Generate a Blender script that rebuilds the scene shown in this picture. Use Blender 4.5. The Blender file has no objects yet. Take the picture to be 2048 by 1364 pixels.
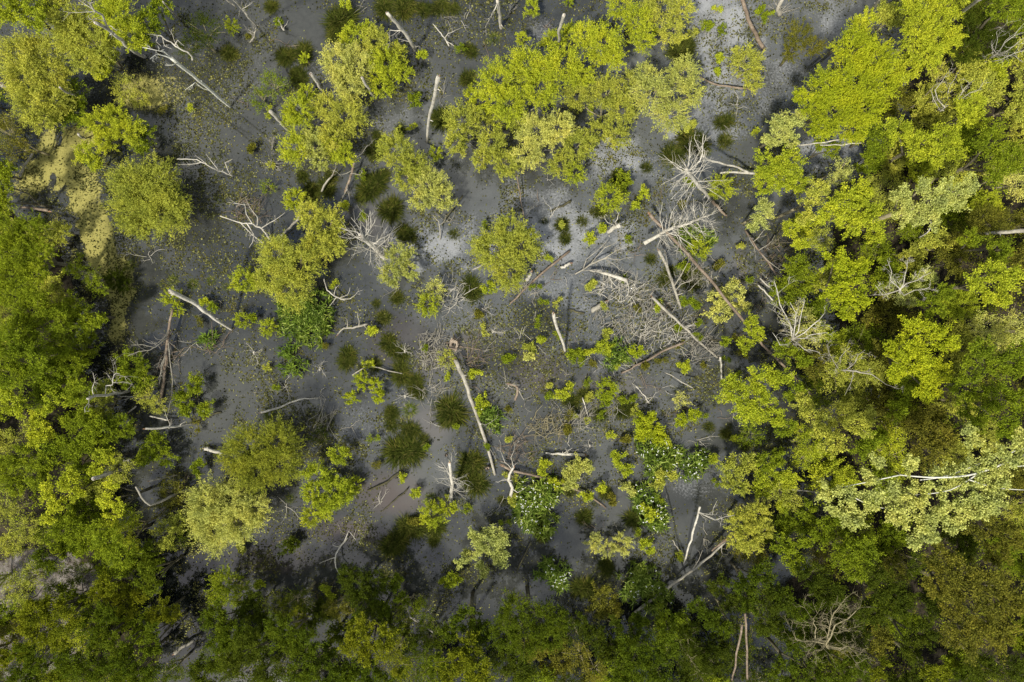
import bpy, math
import numpy as np

# ------------------------------------------------------------------ camera
H = 40.0                      # drone height over the water, looking straight down
F = 2048 * 24 / 36.0          # focal length in photo pixels
CX, CY = 1024.0, 682.0
sc = bpy.context.scene
cam_d = bpy.data.cameras.new("camera"); cam = bpy.data.objects.new("camera", cam_d)
sc.collection.objects.link(cam)
cam.location = (0, 0, H); cam.rotation_euler = (0, 0, 0)
cam_d.lens = 24; cam_d.sensor_width = 36; cam_d.clip_start = 0.5; cam_d.clip_end = 6000
sc.camera = cam

# ------------------------------------------------------------------ world, sun, exposure
SUN_EL = math.radians(56)
SUN_DIR = (-0.55, -0.835)      # towards the sun on the ground plane (lower left of the picture)
w = bpy.data.worlds.new("World"); sc.world = w; w.use_nodes = True
nt = w.node_tree; N = nt.nodes; L = nt.links
bg = N['Background']
sky = N.new('ShaderNodeTexSky'); sky.sky_type = 'NISHITA'; sky.sun_disc = False
sky.sun_elevation = SUN_EL
sky.sun_rotation = math.atan2(SUN_DIR[0], SUN_DIR[1])
tc = N.new('ShaderNodeTexCoord')
n1 = N.new('ShaderNodeTexNoise'); n1.inputs['Scale'].default_value = 5.5; n1.inputs['Detail'].default_value = 6
n1.inputs['Roughness'].default_value = 0.5
rp = N.new('ShaderNodeValToRGB'); rp.color_ramp.elements[0].position = 0.40; rp.color_ramp.elements[1].position = 0.66
rp.color_ramp.elements[0].color = (0, 0, 0, 1); rp.color_ramp.elements[1].color = (1, 1, 1, 1)
mx = N.new('ShaderNodeMix'); mx.data_type = 'RGBA'
L.new(tc.outputs['Generated'], n1.inputs['Vector']); L.new(n1.outputs['Fac'], rp.inputs['Fac'])
L.new(rp.outputs['Color'], mx.inputs[0]); L.new(sky.outputs['Color'], mx.inputs[6])
mx.inputs[7].default_value = (10.6, 10.6, 10.0, 1)
L.new(mx.outputs[2], bg.inputs['Color']); bg.inputs['Strength'].default_value = 0.090
sd = bpy.data.lights.new("sun", 'SUN'); sun = bpy.data.objects.new("sun", sd); sc.collection.objects.link(sun)
sd.energy = 4.2; sd.angle = math.radians(3.5); sd.color = (1, 0.95, 0.84)
ce = math.cos(SUN_EL)
from mathutils import Vector
sun.rotation_euler = Vector((SUN_DIR[0]*ce, SUN_DIR[1]*ce, math.sin(SUN_EL))).to_track_quat('Z', 'Y').to_euler()
sun.location = (-30, -40, 60)
sc.view_settings.view_transform = 'Standard'; sc.view_settings.look = 'None'
sc.view_settings.exposure = 0.72; sc.view_settings.gamma = 1
sc.cycles.max_bounces = 5; sc.cycles.diffuse_bounces = 2; sc.cycles.glossy_bounces = 2
sc.cycles.transmission_bounces = 2; sc.cycles.transparent_max_bounces = 4
sc.cycles.caustics_reflective = False; sc.cycles.caustics_refractive = False

RNG = np.random.default_rng(7)

def P(x, y, z=0.0):
    "photo pixel seen at height z -> world point"
    return np.array([(x - CX) * (H - z) / F, -(y - CY) * (H - z) / F, z])
def PX(n, z=0.0): return n * (H - z) / F

# ------------------------------------------------------------------ numpy noise
def vnoise(x, y, s, seed):
    r = np.random.default_rng(seed).random((256, 256))
    x = x / s + 1000; y = y / s + 1000
    xi = np.floor(x).astype(int); yi = np.floor(y).astype(int)
    fx = x - xi; fy = y - yi; fx = fx*fx*(3-2*fx); fy = fy*fy*(3-2*fy)
    a = r[xi % 256, yi % 256]; b = r[(xi+1) % 256, yi % 256]; c = r[xi % 256, (yi+1) % 256]; d = r[(xi+1) % 256, (yi+1) % 256]
    return (a*(1-fx)+b*fx)*(1-fy) + (c*(1-fx)+d*fx)*fy
def fbm(x, y, s, seed, o=4):
    t = 0; a = 0.5; tot = 0
    for k in range(o):
        t = t + a*vnoise(x, y, s, seed+k); tot += a; a *= 0.55; s *= 0.5
    return t/tot
def sstep(a, b, x):
    t = np.clip((x-a)/(b-a), 0, 1); return t*t*(3-2*t)

# ------------------------------------------------------------------ meshes
def link(name, V, Q, mat, parent=None, smooth=False, attrs=None):
    me = bpy.data.meshes.new(name)
    V = np.asarray(V, dtype=np.float32); Q = np.asarray(Q, dtype=np.int32)
    me.vertices.add(len(V)); me.vertices.foreach_set('co', V.ravel())
    me.loops.add(Q.size); me.loops.foreach_set('vertex_index', Q.ravel())
    k = Q.shape[1]
    me.polygons.add(len(Q)); me.polygons.foreach_set('loop_start', np.arange(0, Q.size, k, dtype=np.int32))
    if smooth: me.polygons.foreach_set('use_smooth', np.ones(len(Q), dtype=bool))
    if attrs:
        for an, av in attrs.items():
            at = me.attributes.new(an, 'FLOAT', 'POINT'); at.data.foreach_set('value', av.astype(np.float32).ravel())
    me.update(); me.validate()
    for m in (mat if isinstance(mat, (list, tuple)) else [mat]): me.materials.append(m)
    o = bpy.data.objects.new(name, me); sc.collection.objects.link(o)
    if parent is not None: o.parent = parent
    return o
def tag(o, label=None, cat=None, group=None, kind=None):
    if label: o['label'] = label
    if cat: o['category'] = cat
    if group: o['group'] = group
    if kind: o['kind'] = kind
    return o
def root(name, p):
    o = bpy.data.objects.new(name, None); sc.collection.objects.link(o); o.location = tuple(p); o.empty_display_size = 0.3
    return o

class Buf:
    def __init__(s): s.V = []; s.Q = []; s.n = 0
    def add(s, V, Q):
        s.V.append(np.asarray(V, float)); s.Q.append(np.asarray(Q, int) + s.n); s.n += len(V)
    def tube(s, pts, rad, k=6, rng=None, rough=0.0, cap=True, jag=0.0):
        pts = np.asarray(pts, float); n = len(pts); rad = np.broadcast_to(np.asarray(rad, float), (n,))
        t = np.gradient(pts, axis=0); t /= np.linalg.norm(t, axis=1)[:, None] + 1e-9
        ref = np.array([0.31, 0.17, 0.93]) if abs(t[0][2]) < 0.8 else np.array([0.93, 0.3, 0.1])
        a = np.cross(t, ref); a /= np.linalg.norm(a, axis=1)[:, None] + 1e-9
        b = np.cross(t, a)
        th = np.arange(k) * 2*np.pi/k
        R = rad[:, None] * np.ones((n, k))
        if rough and rng is not None: R = R * (1 + rough*(rng.random((n, k))-0.5) + rough*(rng.random((1, k))-0.5))
        V = pts[:, None, :] + R[..., None]*(np.cos(th)[None, :, None]*a[:, None, :] + np.sin(th)[None, :, None]*b[:, None, :])
        if jag and rng is not None: V[-1] += t[-1][None, :]*(rng.random(k)[:, None]*jag)
        V = V.reshape(-1, 3)
        i = np.arange(n-1)[:, None]*k; j = np.arange(k)[None, :]; j2 = (j+1) % k
        Q = np.stack([i+j, i+j2, i+k+j2, i+k+j], -1).reshape(-1, 4)
        qs = [Q]
        if cap and k % 2 == 0:
            e = (n-1)*k
            qs.append(np.array([[e+q, e+q+1, e+k-2-q, e+k-1-q] for q in range(k//2-1)]))
            qs.append(np.array([[k-1-q, k-2-q, q+1, q] for q in range(k//2-1)]))
        s.add(V, np.concatenate(qs))
    def make(s, name, mat, parent=None, off=(0, 0, 0), smooth=True):
        return link(name, np.concatenate(s.V) - np.asarray(off), np.concatenate(s.Q), mat, parent, smooth)

def unit(v): return v / (np.linalg.norm(v, axis=-1, keepdims=True) + 1e-9)
def leaf_quads(p, a, n, Ln, Wd):
    "rhombus leaves: centres p, long axes a, normals n"
    a = unit(a); b = unit(np.cross(n, a)); Ln = np.asarray(Ln).reshape(-1, 1); Wd = np.asarray(Wd).reshape(-1, 1)
    V = np.stack([p - a*Ln/2, p + b*Wd/2, p + a*Ln/2, p - b*Wd/2], 1).reshape(-1, 3)
    return V, np.arange(len(V)).reshape(-1, 4)

# ------------------------------------------------------------------ materials
def new_mat(name):
    m = bpy.data.materials.new(name); m.use_nodes = True; nt = m.node_tree
    for x in list(nt.nodes): nt.nodes.remove(x)
    out = nt.nodes.new('ShaderNodeOutputMaterial')
    return m, nt, out
def ramp(nt, fac, stops):
    r = nt.nodes.new('ShaderNodeValToRGB'); e = r.color_ramp.elements
    e[0].position, e[0].color = stops[0][0], (*stops[0][1], 1); e[1].position, e[1].color = stops[-1][0], (*stops[-1][1], 1)
    for p, c in stops[1:-1]:
        q = e.new(p); q.color = (*c, 1)
    nt.links.new(fac, r.inputs['Fac']); return r.outputs['Color']
def noise(nt, scale, detail=4, coord='Object', rough=0.55, stretch=None):
    tc = nt.nodes.new('ShaderNodeTexCoord'); n = nt.nodes.new('ShaderNodeTexNoise')
    n.inputs['Scale'].default_value = scale; n.inputs['Detail'].default_value = detail; n.inputs['Roughness'].default_value = rough
    src = tc.outputs[coord]
    if stretch:
        mp = nt.nodes.new('ShaderNodeMapping'); mp.inputs['Scale'].default_value = stretch
        nt.links.new(src, mp.inputs['Vector']); src = mp.outputs['Vector']
    nt.links.new(src, n.inputs['Vector']); return n.outputs['Fac']
def mixc(nt, f, a, b, mode='MIX'):
    m = nt.nodes.new('ShaderNodeMix'); m.data_type = 'RGBA'; m.blend_type = mode
    for s, v in ((m.inputs[0], f), (m.inputs[6], a), (m.inputs[7], b)):
        if isinstance(v, (tuple, list)): s.default_value = (*v, 1)
        elif isinstance(v, (int, float)): s.default_value = v
        else: nt.links.new(v, s)
    return m.outputs[2]
def fmath(nt, op, a, b=None):
    m = nt.nodes.new('ShaderNodeMath'); m.operation = op
    for i, v in enumerate((a, b)):
        if v is None: continue
        if isinstance(v, (int, float)): m.inputs[i].default_value = v
        else: nt.links.new(v, m.inputs[i])
    return m.outputs[0]

def leaf_mat(name, c0, c1, c2=None, trans=0.30):
    m, nt, out = new_mat(name)
    g = nt.nodes.new('ShaderNodeNewGeometry'); oi = nt.nodes.new('ShaderNodeObjectInfo')
    col = ramp(nt, g.outputs['Random Per Island'], [(0, c0), (0.8, c1), (1, c2 or tuple(min(1, v*1.15) for v in c1))])
    v = fmath(nt, 'ADD', fmath(nt, 'MULTIPLY', oi.outputs['Random'], 0.2), 0.90)
    hs = nt.nodes.new('ShaderNodeHueSaturation'); nt.links.new(col, hs.inputs['Color']); nt.links.new(v, hs.inputs['Value'])
    nt.links.new(fmath(nt, 'ADD', fmath(nt, 'MULTIPLY', oi.outputs['Random'], -0.012), 0.505), hs.inputs['Hue'])
    nv = noise(nt, 0.9, 5, rough=0.65)
    col = mixc(nt, 1.0, hs.outputs['Color'], ramp(nt, nv, [(0.34, (0.66, 0.72, 0.85)), (0.5, (0.98, 1.0, 1.0)), (0.68, (1.22, 1.14, 1.05))]), 'MULTIPLY')
    d = nt.nodes.new('ShaderNodeBsdfDiffuse'); t = nt.nodes.new('ShaderNodeBsdfTranslucent'); s = nt.nodes.new('ShaderNodeMixShader')
    nt.links.new(col, d.inputs['Color']); nt.links.new(mixc(nt, 0.35, col, (0.30, 0.33, 0.0)), t.inputs['Color'])
    s.inputs[0].default_value = trans
    nt.links.new(d.outputs[0], s.inputs[1]); nt.links.new(t.outputs[0], s.inputs[2]); nt.links.new(s.outputs[0], out.inputs['Surface'])
    return m
TONE = {
    'lime':   leaf_mat('leaf_lime',   (0.20, 0.245, 0.012), (0.44, 0.47, 0.035)),
    'yellow': leaf_mat('leaf_yellow', (0.20, 0.245, 0.010), (0.37, 0.41, 0.022)),
    'olive':  leaf_mat('leaf_olive',  (0.19, 0.205, 0.024), (0.47, 0.475, 0.070)),
    'pale':   leaf_mat('leaf_pale',   (0.27, 0.28, 0.045), (0.57, 0.56, 0.135)),
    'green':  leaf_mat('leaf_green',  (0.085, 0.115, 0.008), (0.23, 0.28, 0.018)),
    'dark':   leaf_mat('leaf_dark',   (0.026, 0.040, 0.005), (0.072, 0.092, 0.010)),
    'deep':   leaf_mat('leaf_green_shaded',   (0.034, 0.052, 0.005), (0.098, 0.130, 0.010)),  # shaded copy of the green leaves for the bottom trees
    'yellow_shaded': leaf_mat('leaf_yellow_shaded', (0.065, 0.080, 0.006), (0.17, 0.185, 0.012)),  # shaded copy of the lime, yellow and olive leaves
    'moss':   leaf_mat('leaf_moss', (0.12, 0.135, 0.015), (0.30, 0.31, 0.035)),
    'brown':  leaf_mat('leaf_brown',  (0.060, 0.060, 0.012), (0.190, 0.180, 0.024)),
    'silver': leaf_mat('leaf_silver', (0.26, 0.285, 0.055), (0.50, 0.52, 0.15), trans=0.35),
    'blade':  leaf_mat('leaf_blade',  (0.028, 0.052, 0.008), (0.150, 0.215, 0.028), (0.38, 0.44, 0.11), trans=0.25),
    'fresh':  leaf_mat('leaf_fresh',  (0.05, 0.085, 0.012), (0.16, 0.23, 0.03), trans=0.3),
    'sedge':  leaf_mat('sedge_blade', (0.010, 0.015, 0.004), (0.065, 0.078, 0.012), (0.13, 0.11, 0.03), trans=0.15),
    'sedge2': leaf_mat('sedge_green', (0.035, 0.055, 0.008), (0.13, 0.16, 0.020), (0.28, 0.24, 0.08), trans=0.2),
    'dead':   leaf_mat('dead_leaf',   (0.10, 0.06, 0.025), (0.24, 0.15, 0.06), trans=0.1),
}
def bark(name, dark, mid, light, sc_=2.2, pos=(0.32, 0.5, 0.68)):
    m, nt, out = new_mat(name)
    a = noise(nt, sc_, 8, rough=0.7); b = noise(nt, 14, 5, rough=0.7)
    f = fmath(nt, 'ADD', fmath(nt, 'MULTIPLY', a, 0.6), fmath(nt, 'MULTIPLY', b, 0.4))
    col = ramp(nt, f, [(pos[0], dark), (pos[1], mid), (pos[2], light)])
    bs = nt.nodes.new('ShaderNodeBsdfPrincipled'); bs.inputs['Roughness'].default_value = 0.9; bs.inputs['Specular IOR Level'].default_value = 0.15
    nt.links.new(col, bs.inputs['Base Color'])
    bp = nt.nodes.new('ShaderNodeBump'); bp.inputs['Strength'].default_value = 0.6; bp.inputs['Distance'].default_value = 0.05
    nt.links.new(b, bp.inputs['Height']); nt.links.new(bp.outputs[0], bs.inputs['Normal'])
    nt.links.new(bs.outputs[0], out.inputs['Surface']); return m
BARK = {
    'pale':  bark('bleached_wood', (0.12, 0.105, 0.08), (0.38, 0.355, 0.295), (0.60, 0.56, 0.48)),
    'grey':  bark('grey_bark', (0.09, 0.08, 0.06), (0.25, 0.23, 0.185), (0.42, 0.39, 0.32)),
    'brown': bark('brown_bark', (0.05, 0.038, 0.028), (0.16, 0.122, 0.088), (0.31, 0.255, 0.19)),
    'dark':  bark('dark_mossy_bark', (0.02, 0.02, 0.012), (0.06, 0.055, 0.03), (0.13, 0.12, 0.06)),
    'twig':  bark('live_twig', (0.10, 0.09, 0.05), (0.22, 0.19, 0.11), (0.34, 0.30, 0.19)),
    'stem':  bark('live_stem', (0.03, 0.028, 0.016), (0.09, 0.08, 0.05), (0.20, 0.18, 0.11)),
    'cut':   bark('cut_wood', (0.08, 0.06, 0.04), (0.25, 0.20, 0.15), (0.42, 0.36, 0.28)),
    'heart': bark('broken_heartwood', (0.12, 0.06, 0.03), (0.28, 0.17, 0.10), (0.46, 0.36, 0.26)),
    'white': bark('white_poplar_bark', (0.30, 0.29, 0.23), (0.52, 0.51, 0.43), (0.64, 0.62, 0.54)),
}

# ------------------------------------------------------------------ ground and water
def left_edge(y):  return np.interp(y, [-400, 60, 150, 260, 400, 470, 600, 750, 900, 1050, 1200, 1364, 1700], [-140, -120, -60, -10, 10, 95, 150, 185, 220, 255, 300, 330, 380])
def right_edge(y): return np.interp(y, [-400, 0, 150, 300, 420, 520, 650, 800, 950, 1100, 1250, 1400, 1700], [1860, 1830, 1830, 1760, 1690, 1660, 1680, 1690, 1660, 1620, 1600, 1580, 1560])
def land(px, py):
    "1 on land, 0 in the water"
    wob = (fbm(px, py, 130, 3) - 0.5)*150
    l = sstep(-30, 30, left_edge(py) + wob - px)
    r = sstep(-40, 40, px + wob - right_edge(py))
    return np.maximum(l, r)
def grid(x0, x1, y0, y1, step, far=None):
    xs = np.arange(x0, x1+1e-6, step); ys = np.arange(y0, y1+1e-6, step)
    if far:
        e = np.array(far, float); xs = np.concatenate([-e[::-1], xs, e]); ys = np.concatenate([-e[::-1], ys, e])
    X, Y = np.meshgrid(xs, ys, indexing='xy'); nx = len(xs); ny = len(ys)
    i = np.arange(ny-1)[:, None]*nx + np.arange(nx-1)[None, :]
    Q = np.stack([i, i+1, i+nx+1, i+nx], -1).reshape(-1, 4)
    return X.ravel(), Y.ravel(), Q
X, Y, Q = grid(-44, 44, -32, 32, 0.35, far=[52, 70, 120, 300, 1000, 3000])
px = X*F/H + CX; py = -Y*F/H + CY
ld = land(px, py)
Z = -0.55 + ld*0.95 + (fbm(X, Y, 3.0, 11)-0.5)*0.5*(0.3+ld) 
# a few mud bars that break the water
sand = sstep(0.50, 0.62, fbm(X, Y, 5.0, 21)) * sstep(60, -40, px - np.interp(py, [700, 760, 1050, 1364], [-60, 90, 100, 40])) * sstep(690, 740, py)
sand = np.maximum(sand, 0.9*sstep(0.47, 0.6, fbm(X, Y, 2.2, 25)) * sstep(210, 130, np.hypot((px-150)*1.0, (py-1230)*0.9)))
def ground_mat():
    m, nt, out = new_mat('forest_floor')
    at = nt.nodes.new('ShaderNodeAttribute'); at.attribute_name = 'sand'
    lit = ramp(nt, noise(nt, 1.1, 9, rough=0.75), [(0.36, (0.008, 0.007, 0.005)), (0.5, (0.020, 0.017, 0.011)), (0.62, (0.048, 0.038, 0.026)), (0.75, (0.022, 0.028, 0.010))])
    snd = ramp(nt, noise(nt, 2.0, 9, rough=0.8), [(0.36, (0.05, 0.04, 0.03)), (0.50, (0.13, 0.115, 0.10)), (0.72, (0.27, 0.25, 0.24))])
    f = ramp(nt, fmath(nt, 'ADD', at.outputs['Fac'], fmath(nt, 'MULTIPLY', fmath(nt, 'SUBTRACT', noise(nt, 1.6, 8, rough=0.8), 0.5), 1.6)), [(0.42, (0, 0, 0)), (0.58, (1, 1, 1))])
    col = mixc(nt, f, lit, snd)
    bs = nt.nodes.new('ShaderNodeBsdfPrincipled'); bs.inputs['Roughness'].default_value = 0.95; bs.inputs['Specular IOR Level'].default_value = 0.1
    nt.links.new(col, bs.inputs['Base Color'])
    bp = nt.nodes.new('ShaderNodeBump'); bp.inputs['Strength'].default_value = 0.8; bp.inputs['Distance'].default_value = 0.15
    nt.links.new(noise(nt, 4, 8, rough=0.7), bp.inputs['Height']); nt.links.new(bp.outputs[0], bs.inputs['Normal'])
    nt.links.new(bs.outputs[0], out.inputs['Surface']); return m
g = link('ground', np.stack([X, Y, Z], 1), Q, ground_mat(), smooth=True, attrs={'sand': sand}); tag(g, kind='structure')

def blobs(px, py, L_, wob=0.5, seed=40, grow_=1.0):
    n = (fbm(px, py, 45, seed) - 0.5)*2*wob
    f = np.zeros_like(px)
    for x, y, rx, ry, v in L_:
        d = np.hypot((px-x)/(rx*grow_), (py-y)/(ry*grow_)) + n
        f = np.maximum(f, v*sstep(1.25, 0.35, d))
    return f
X, Y, Q = grid(-38, 38, -27, 27, 0.15, far=[42, 50, 70, 120, 300, 1000, 3000])
px = X*F/H + CX; py = -Y*F/H + CY
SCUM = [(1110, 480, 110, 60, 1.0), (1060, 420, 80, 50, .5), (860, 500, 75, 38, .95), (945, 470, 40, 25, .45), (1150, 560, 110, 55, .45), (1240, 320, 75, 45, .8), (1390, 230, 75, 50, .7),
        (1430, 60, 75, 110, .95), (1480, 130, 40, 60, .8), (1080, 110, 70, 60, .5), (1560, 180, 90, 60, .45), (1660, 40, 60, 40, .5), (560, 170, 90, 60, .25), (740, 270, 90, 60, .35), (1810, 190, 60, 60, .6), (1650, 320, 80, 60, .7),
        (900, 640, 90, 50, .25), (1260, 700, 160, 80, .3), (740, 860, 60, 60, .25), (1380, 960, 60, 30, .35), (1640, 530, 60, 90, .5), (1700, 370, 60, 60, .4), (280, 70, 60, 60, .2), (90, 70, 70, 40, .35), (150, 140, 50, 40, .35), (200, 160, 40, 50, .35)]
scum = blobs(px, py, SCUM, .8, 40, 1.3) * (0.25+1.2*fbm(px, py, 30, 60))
WEED = [(75, 352, 48, 42, 1), (115, 345, 62, 42, 1), (158, 385, 42, 62, 1), (185, 440, 34, 50, .95), (205, 500, 34, 60, .95), (230, 560, 32, 60, .8), (240, 620, 26, 55, .7), (330, 180, 60, 40, .35), (280, 190, 50, 40, .6), (130, 290, 60, 40, .9), (232, 660, 24, 40, .6)]
weed = blobs(px, py, WEED, 0.6, 44, 1.12)
HOLE = [(107, 358, 9, 18, 1), (128, 402, 16, 11, .9), (118, 275, 10, 25, .8)]
weed = weed*(1-blobs(px, py, HOLE, 0.25, 46))
MUD = [(960, 690, 110, 50, .5), (1060, 740, 80, 50, .5), (870, 720, 60, 50, .5), (790, 990, 80, 60, .8), (860, 850, 45, 40, .7), (700, 1060, 80, 30, .7), (560, 1120, 110, 30, .5), (1480, 540, 18, 45, .9), (740, 440, 60, 50, .4), (800, 680, 70, 60, .35), (980, 740, 90, 40, .35), (1230, 790, 90, 50, .4), (1000, 650, 60, 40, .2)]
sheen = blobs(px, py, [(1130, 520, 330, 170, 1), (1330, 230, 240, 210, .9), (880, 860, 150, 150, .5), (820, 300, 200, 160, .4), (1350, 860, 200, 120, .45), (1480, 40, 200, 120, .8)], .5, 90, 1.25)*(0.4+1.0*fbm(px, py, 70, 92))  # broad pale sheen of the water, painted into its colour
mud = blobs(px, py, MUD, 0.4, 48)
CLEAR_SHADE = [(350, 1180, 140, 240, 1), (200, 1000, 80, 200, .7), (155, 520, 70, 150, .8), (205, 760, 70, 120, .9), (800, 1290, 560, 110, 1), (1300, 1270, 300, 120, 1), (400, 1060, 80, 60, .6), (1560, 1000, 90, 200, .8), (280, 130, 60, 50, .8), (400, 60, 70, 50, .6), (1590, 700, 70, 130, .6), (1075, 640, 75, 60, .9), (1000, 720, 60, 50, .7), (950, 870, 60, 60, .5), (1350, 1000, 80, 40, .6), (600, 1060, 70, 40, .4), (760, 1240, 400, 60, .6)]
clear = blobs(px, py, CLEAR_SHADE, 0.4, 52)  # clear pools, plus tree reflections and bank shade painted as dark water
def water_mat():
    m, nt, out = new_mat('swamp_water')
    def A(n):
        a = nt.nodes.new('ShaderNodeAttribute'); a.attribute_name = n; return a.outputs['Fac']
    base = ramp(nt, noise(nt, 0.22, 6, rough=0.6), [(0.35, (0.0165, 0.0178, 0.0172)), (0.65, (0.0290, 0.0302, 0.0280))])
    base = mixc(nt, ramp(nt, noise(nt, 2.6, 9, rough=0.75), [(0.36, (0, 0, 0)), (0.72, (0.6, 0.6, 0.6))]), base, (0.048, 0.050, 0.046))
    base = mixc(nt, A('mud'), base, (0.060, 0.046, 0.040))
    base = mixc(nt, fmath(nt, 'MULTIPLY', A('sheen'), 0.75), base, (0.086, 0.091, 0.092))
    base = mixc(nt, A('clear'), base, (0.005, 0.006, 0.006))  # near-black tint, also paints shade and reflections into the water
    fine = noise(nt, 9, 6, rough=0.75); spk = noise(nt, 26, 3, rough=0.6)
    # pale dust film, broken up into grains
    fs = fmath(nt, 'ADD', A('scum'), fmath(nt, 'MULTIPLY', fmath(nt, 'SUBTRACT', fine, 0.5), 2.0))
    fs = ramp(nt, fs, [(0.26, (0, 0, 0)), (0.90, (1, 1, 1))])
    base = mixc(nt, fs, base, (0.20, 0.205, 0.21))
    # faint dust everywhere
    dst = ramp(nt, spk, [(0.56, (0, 0, 0)), (0.72, (1, 1, 1))])
    base = mixc(nt, fmath(nt, 'MULTIPLY', dst, 0.18), base, (0.11, 0.11, 0.08))
    fw = fmath(nt, 'ADD', A('weed'), fmath(nt, 'MULTIPLY', fmath(nt, 'SUBTRACT', noise(nt, 6, 9, rough=0.85), 0.44), 1.7))
    fwr = ramp(nt, fw, [(0.46, (0, 0, 0)), (0.54, (1, 1, 1))])
    wc = ramp(nt, noise(nt, 16, 5, rough=0.8), [(0.3, (0.05, 0.05, 0.02)), (0.42, (0.19, 0.175, 0.05)), (0.65, (0.30, 0.27, 0.09))])
    base = mixc(nt, fwr, base, wc)
    d = nt.nodes.new('ShaderNodeBsdfDiffuse'); nt.links.new(base, d.inputs['Color'])
    gl = nt.nodes.new('ShaderNodeBsdfGlossy'); gl.inputs['Roughness'].default_value = 0.035; gl.inputs['Color'].default_value = (0.95, 0.95, 0.92, 1)
    bp = nt.nodes.new('ShaderNodeBump'); bp.inputs['Strength'].default_value = 0.06; bp.inputs['Distance'].default_value = 0.02
    nt.links.new(noise(nt, 3.0, 3), bp.inputs['Height']); nt.links.new(bp.outputs[0], gl.inputs['Normal'])
    s = nt.nodes.new('ShaderNodeMixShader')
    cover = fmath(nt, 'MAXIMUM', fwr, fmath(nt, 'MULTIPLY', fs, 0.6))
    fac = fmath(nt, 'MULTIPLY', fmath(nt, 'SUBTRACT', 1.0, cover), 0.052)
    nt.links.new(fac, s.inputs[0]); nt.links.new(d.outputs[0], s.inputs[1]); nt.links.new(gl.outputs[0], s.inputs[2])
    nt.links.new(s.outputs[0], out.inputs['Surface']); return m
wt = link('water', np.stack([X, Y, X*0], 1), Q, water_mat(), smooth=True, attrs={'scum': scum, 'weed': weed, 'mud': mud, 'clear': clear, 'sheen': sheen})
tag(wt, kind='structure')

# floating duckweed and leaf crumbs on the water
def floaters():
    n = 800000
    x = RNG.uniform(-32, 32, n); y = RNG.uniform(-22, 22, n); qx = x*F/H+CX; qy = -y*F/H+CY
    d = sstep(0.44, 0.66, fbm(qx, qy, 60, 71, 5)) * (0.25+0.75*sstep(0.4, 0.62, fbm(qx, qy, 14, 75, 3)))
    open_ = blobs(qx, qy, [(620, 40, 60, 60, .9), (870, 870, 60, 120, .85), (800, 1000, 90, 60, .85), (940, 400, 60, 60, .6), (330, 540, 60, 30, .4), (1390, 1000, 70, 60, .9), (740, 420, 50, 80, .7), (560, 680, 60, 40, .4), (1140, 1060, 40, 60, .9)], 0.3, 77)
    d = np.maximum(d, blobs(qx, qy, [(400, 200, 110, 80, .9), (1050, 680, 140, 100, 1), (950, 760, 120, 60, .7), (450, 530, 110, 80, .55), (1300, 640, 130, 120, .6), (1200, 840, 120, 70, .5), (250, 480, 40, 90, 1), (600, 1060, 100, 40, .6), (700, 640, 80, 60, .5), (900, 60, 120, 60, .6)], 0.5, 79)*0.7)
    d = np.maximum(d, blobs(qx, qy, [(178, 430, 30, 90, .35), (240, 580, 45, 120, .6), (120, 350, 90, 50, .15)], .7, 85)*.8)
    d = np.maximum(d, .03+.09*(fbm(qx, qy, 20, 88) > .54))
    keep = RNG.random(n) < d*(1-open_)*(1-land(qx, qy))*1.0
    x, y = x[keep], y[keep]; k = len(x)
    p = np.stack([x, y, 0.012+RNG.random(k)*0.02], 1); th = RNG.random(k)*6.283
    a = np.stack([np.cos(th), np.sin(th), RNG.normal(0, .12, k)], 1); nn = np.stack([RNG.normal(0, .15, k), RNG.normal(0, .15, k), np.ones(k)], 1)
    s = RNG.uniform(0.04, 0.13, k)
    return leaf_quads(p, a, nn, s, s*RNG.uniform(.5, .9, k))
V, Qf = floaters()
fm = leaf_mat('duckweed', (0.012, 0.012, 0.006), (0.075, 0.076, 0.022), (0.20, 0.20, 0.07), trans=0.05)
tag(link('duckweed', V, Qf, fm), 'scattered olive specks of duckweed and fallen leaf crumbs floating on the swamp', 'duckweed', kind='stuff')

# ------------------------------------------------------------------ labels
LAND = [('hollow orange stump', 905, 690), ('round lone left willow', 295, 395), ('long scaly central log', 950, 830), ('big streaky willow', 520, 905),
        ('big flowerless iris bed', 610, 630), ('curly bleached dead tree', 740, 490), ('bristling windthrown trunk', 1350, 460),
        ('silvery right poplar', 1840, 980), ('cream bottom centre tree', 965, 1105), ('orange cut log stub', 1195, 613), ('tallest pale snag', 865, 220),
        ('yellow duckweed mat', 140, 360), ('largest flowered bed', 1075, 1010), ('leafless bottom right tree', 1660, 1270), ('long top left pole', 400, 165),
        ('vivid green right tree', 1985, 770), ('bleached radial crown', 1372, 345), ('white forked left snag', 215, 790),
        ('bottom left lime tree', 100, 1240), ('feathery left edge tree', 45, 510), ('thick brown top pole', 1505, 45),
        ('wide upper right tree', 1690, 180), ('two tan bottom trunks', 1480, 1300), ('drooping pale shrub', 1215, 1085), ('orange splintered log tip', 430, 902)]
DIRS = ['right of', 'above right of', 'above', 'above left of', 'left of', 'below left of', 'below', 'below right of']
ORD = ['', 'second', 'third', 'fourth', 'fifth', 'sixth', 'seventh', 'eighth', 'ninth', 'tenth', 'eleventh', 'twelfth']
PENDING = []       # (object, look, x, y)
def autolabel(o, look, x, y): PENDING.append((o, look, x, y))
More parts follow.
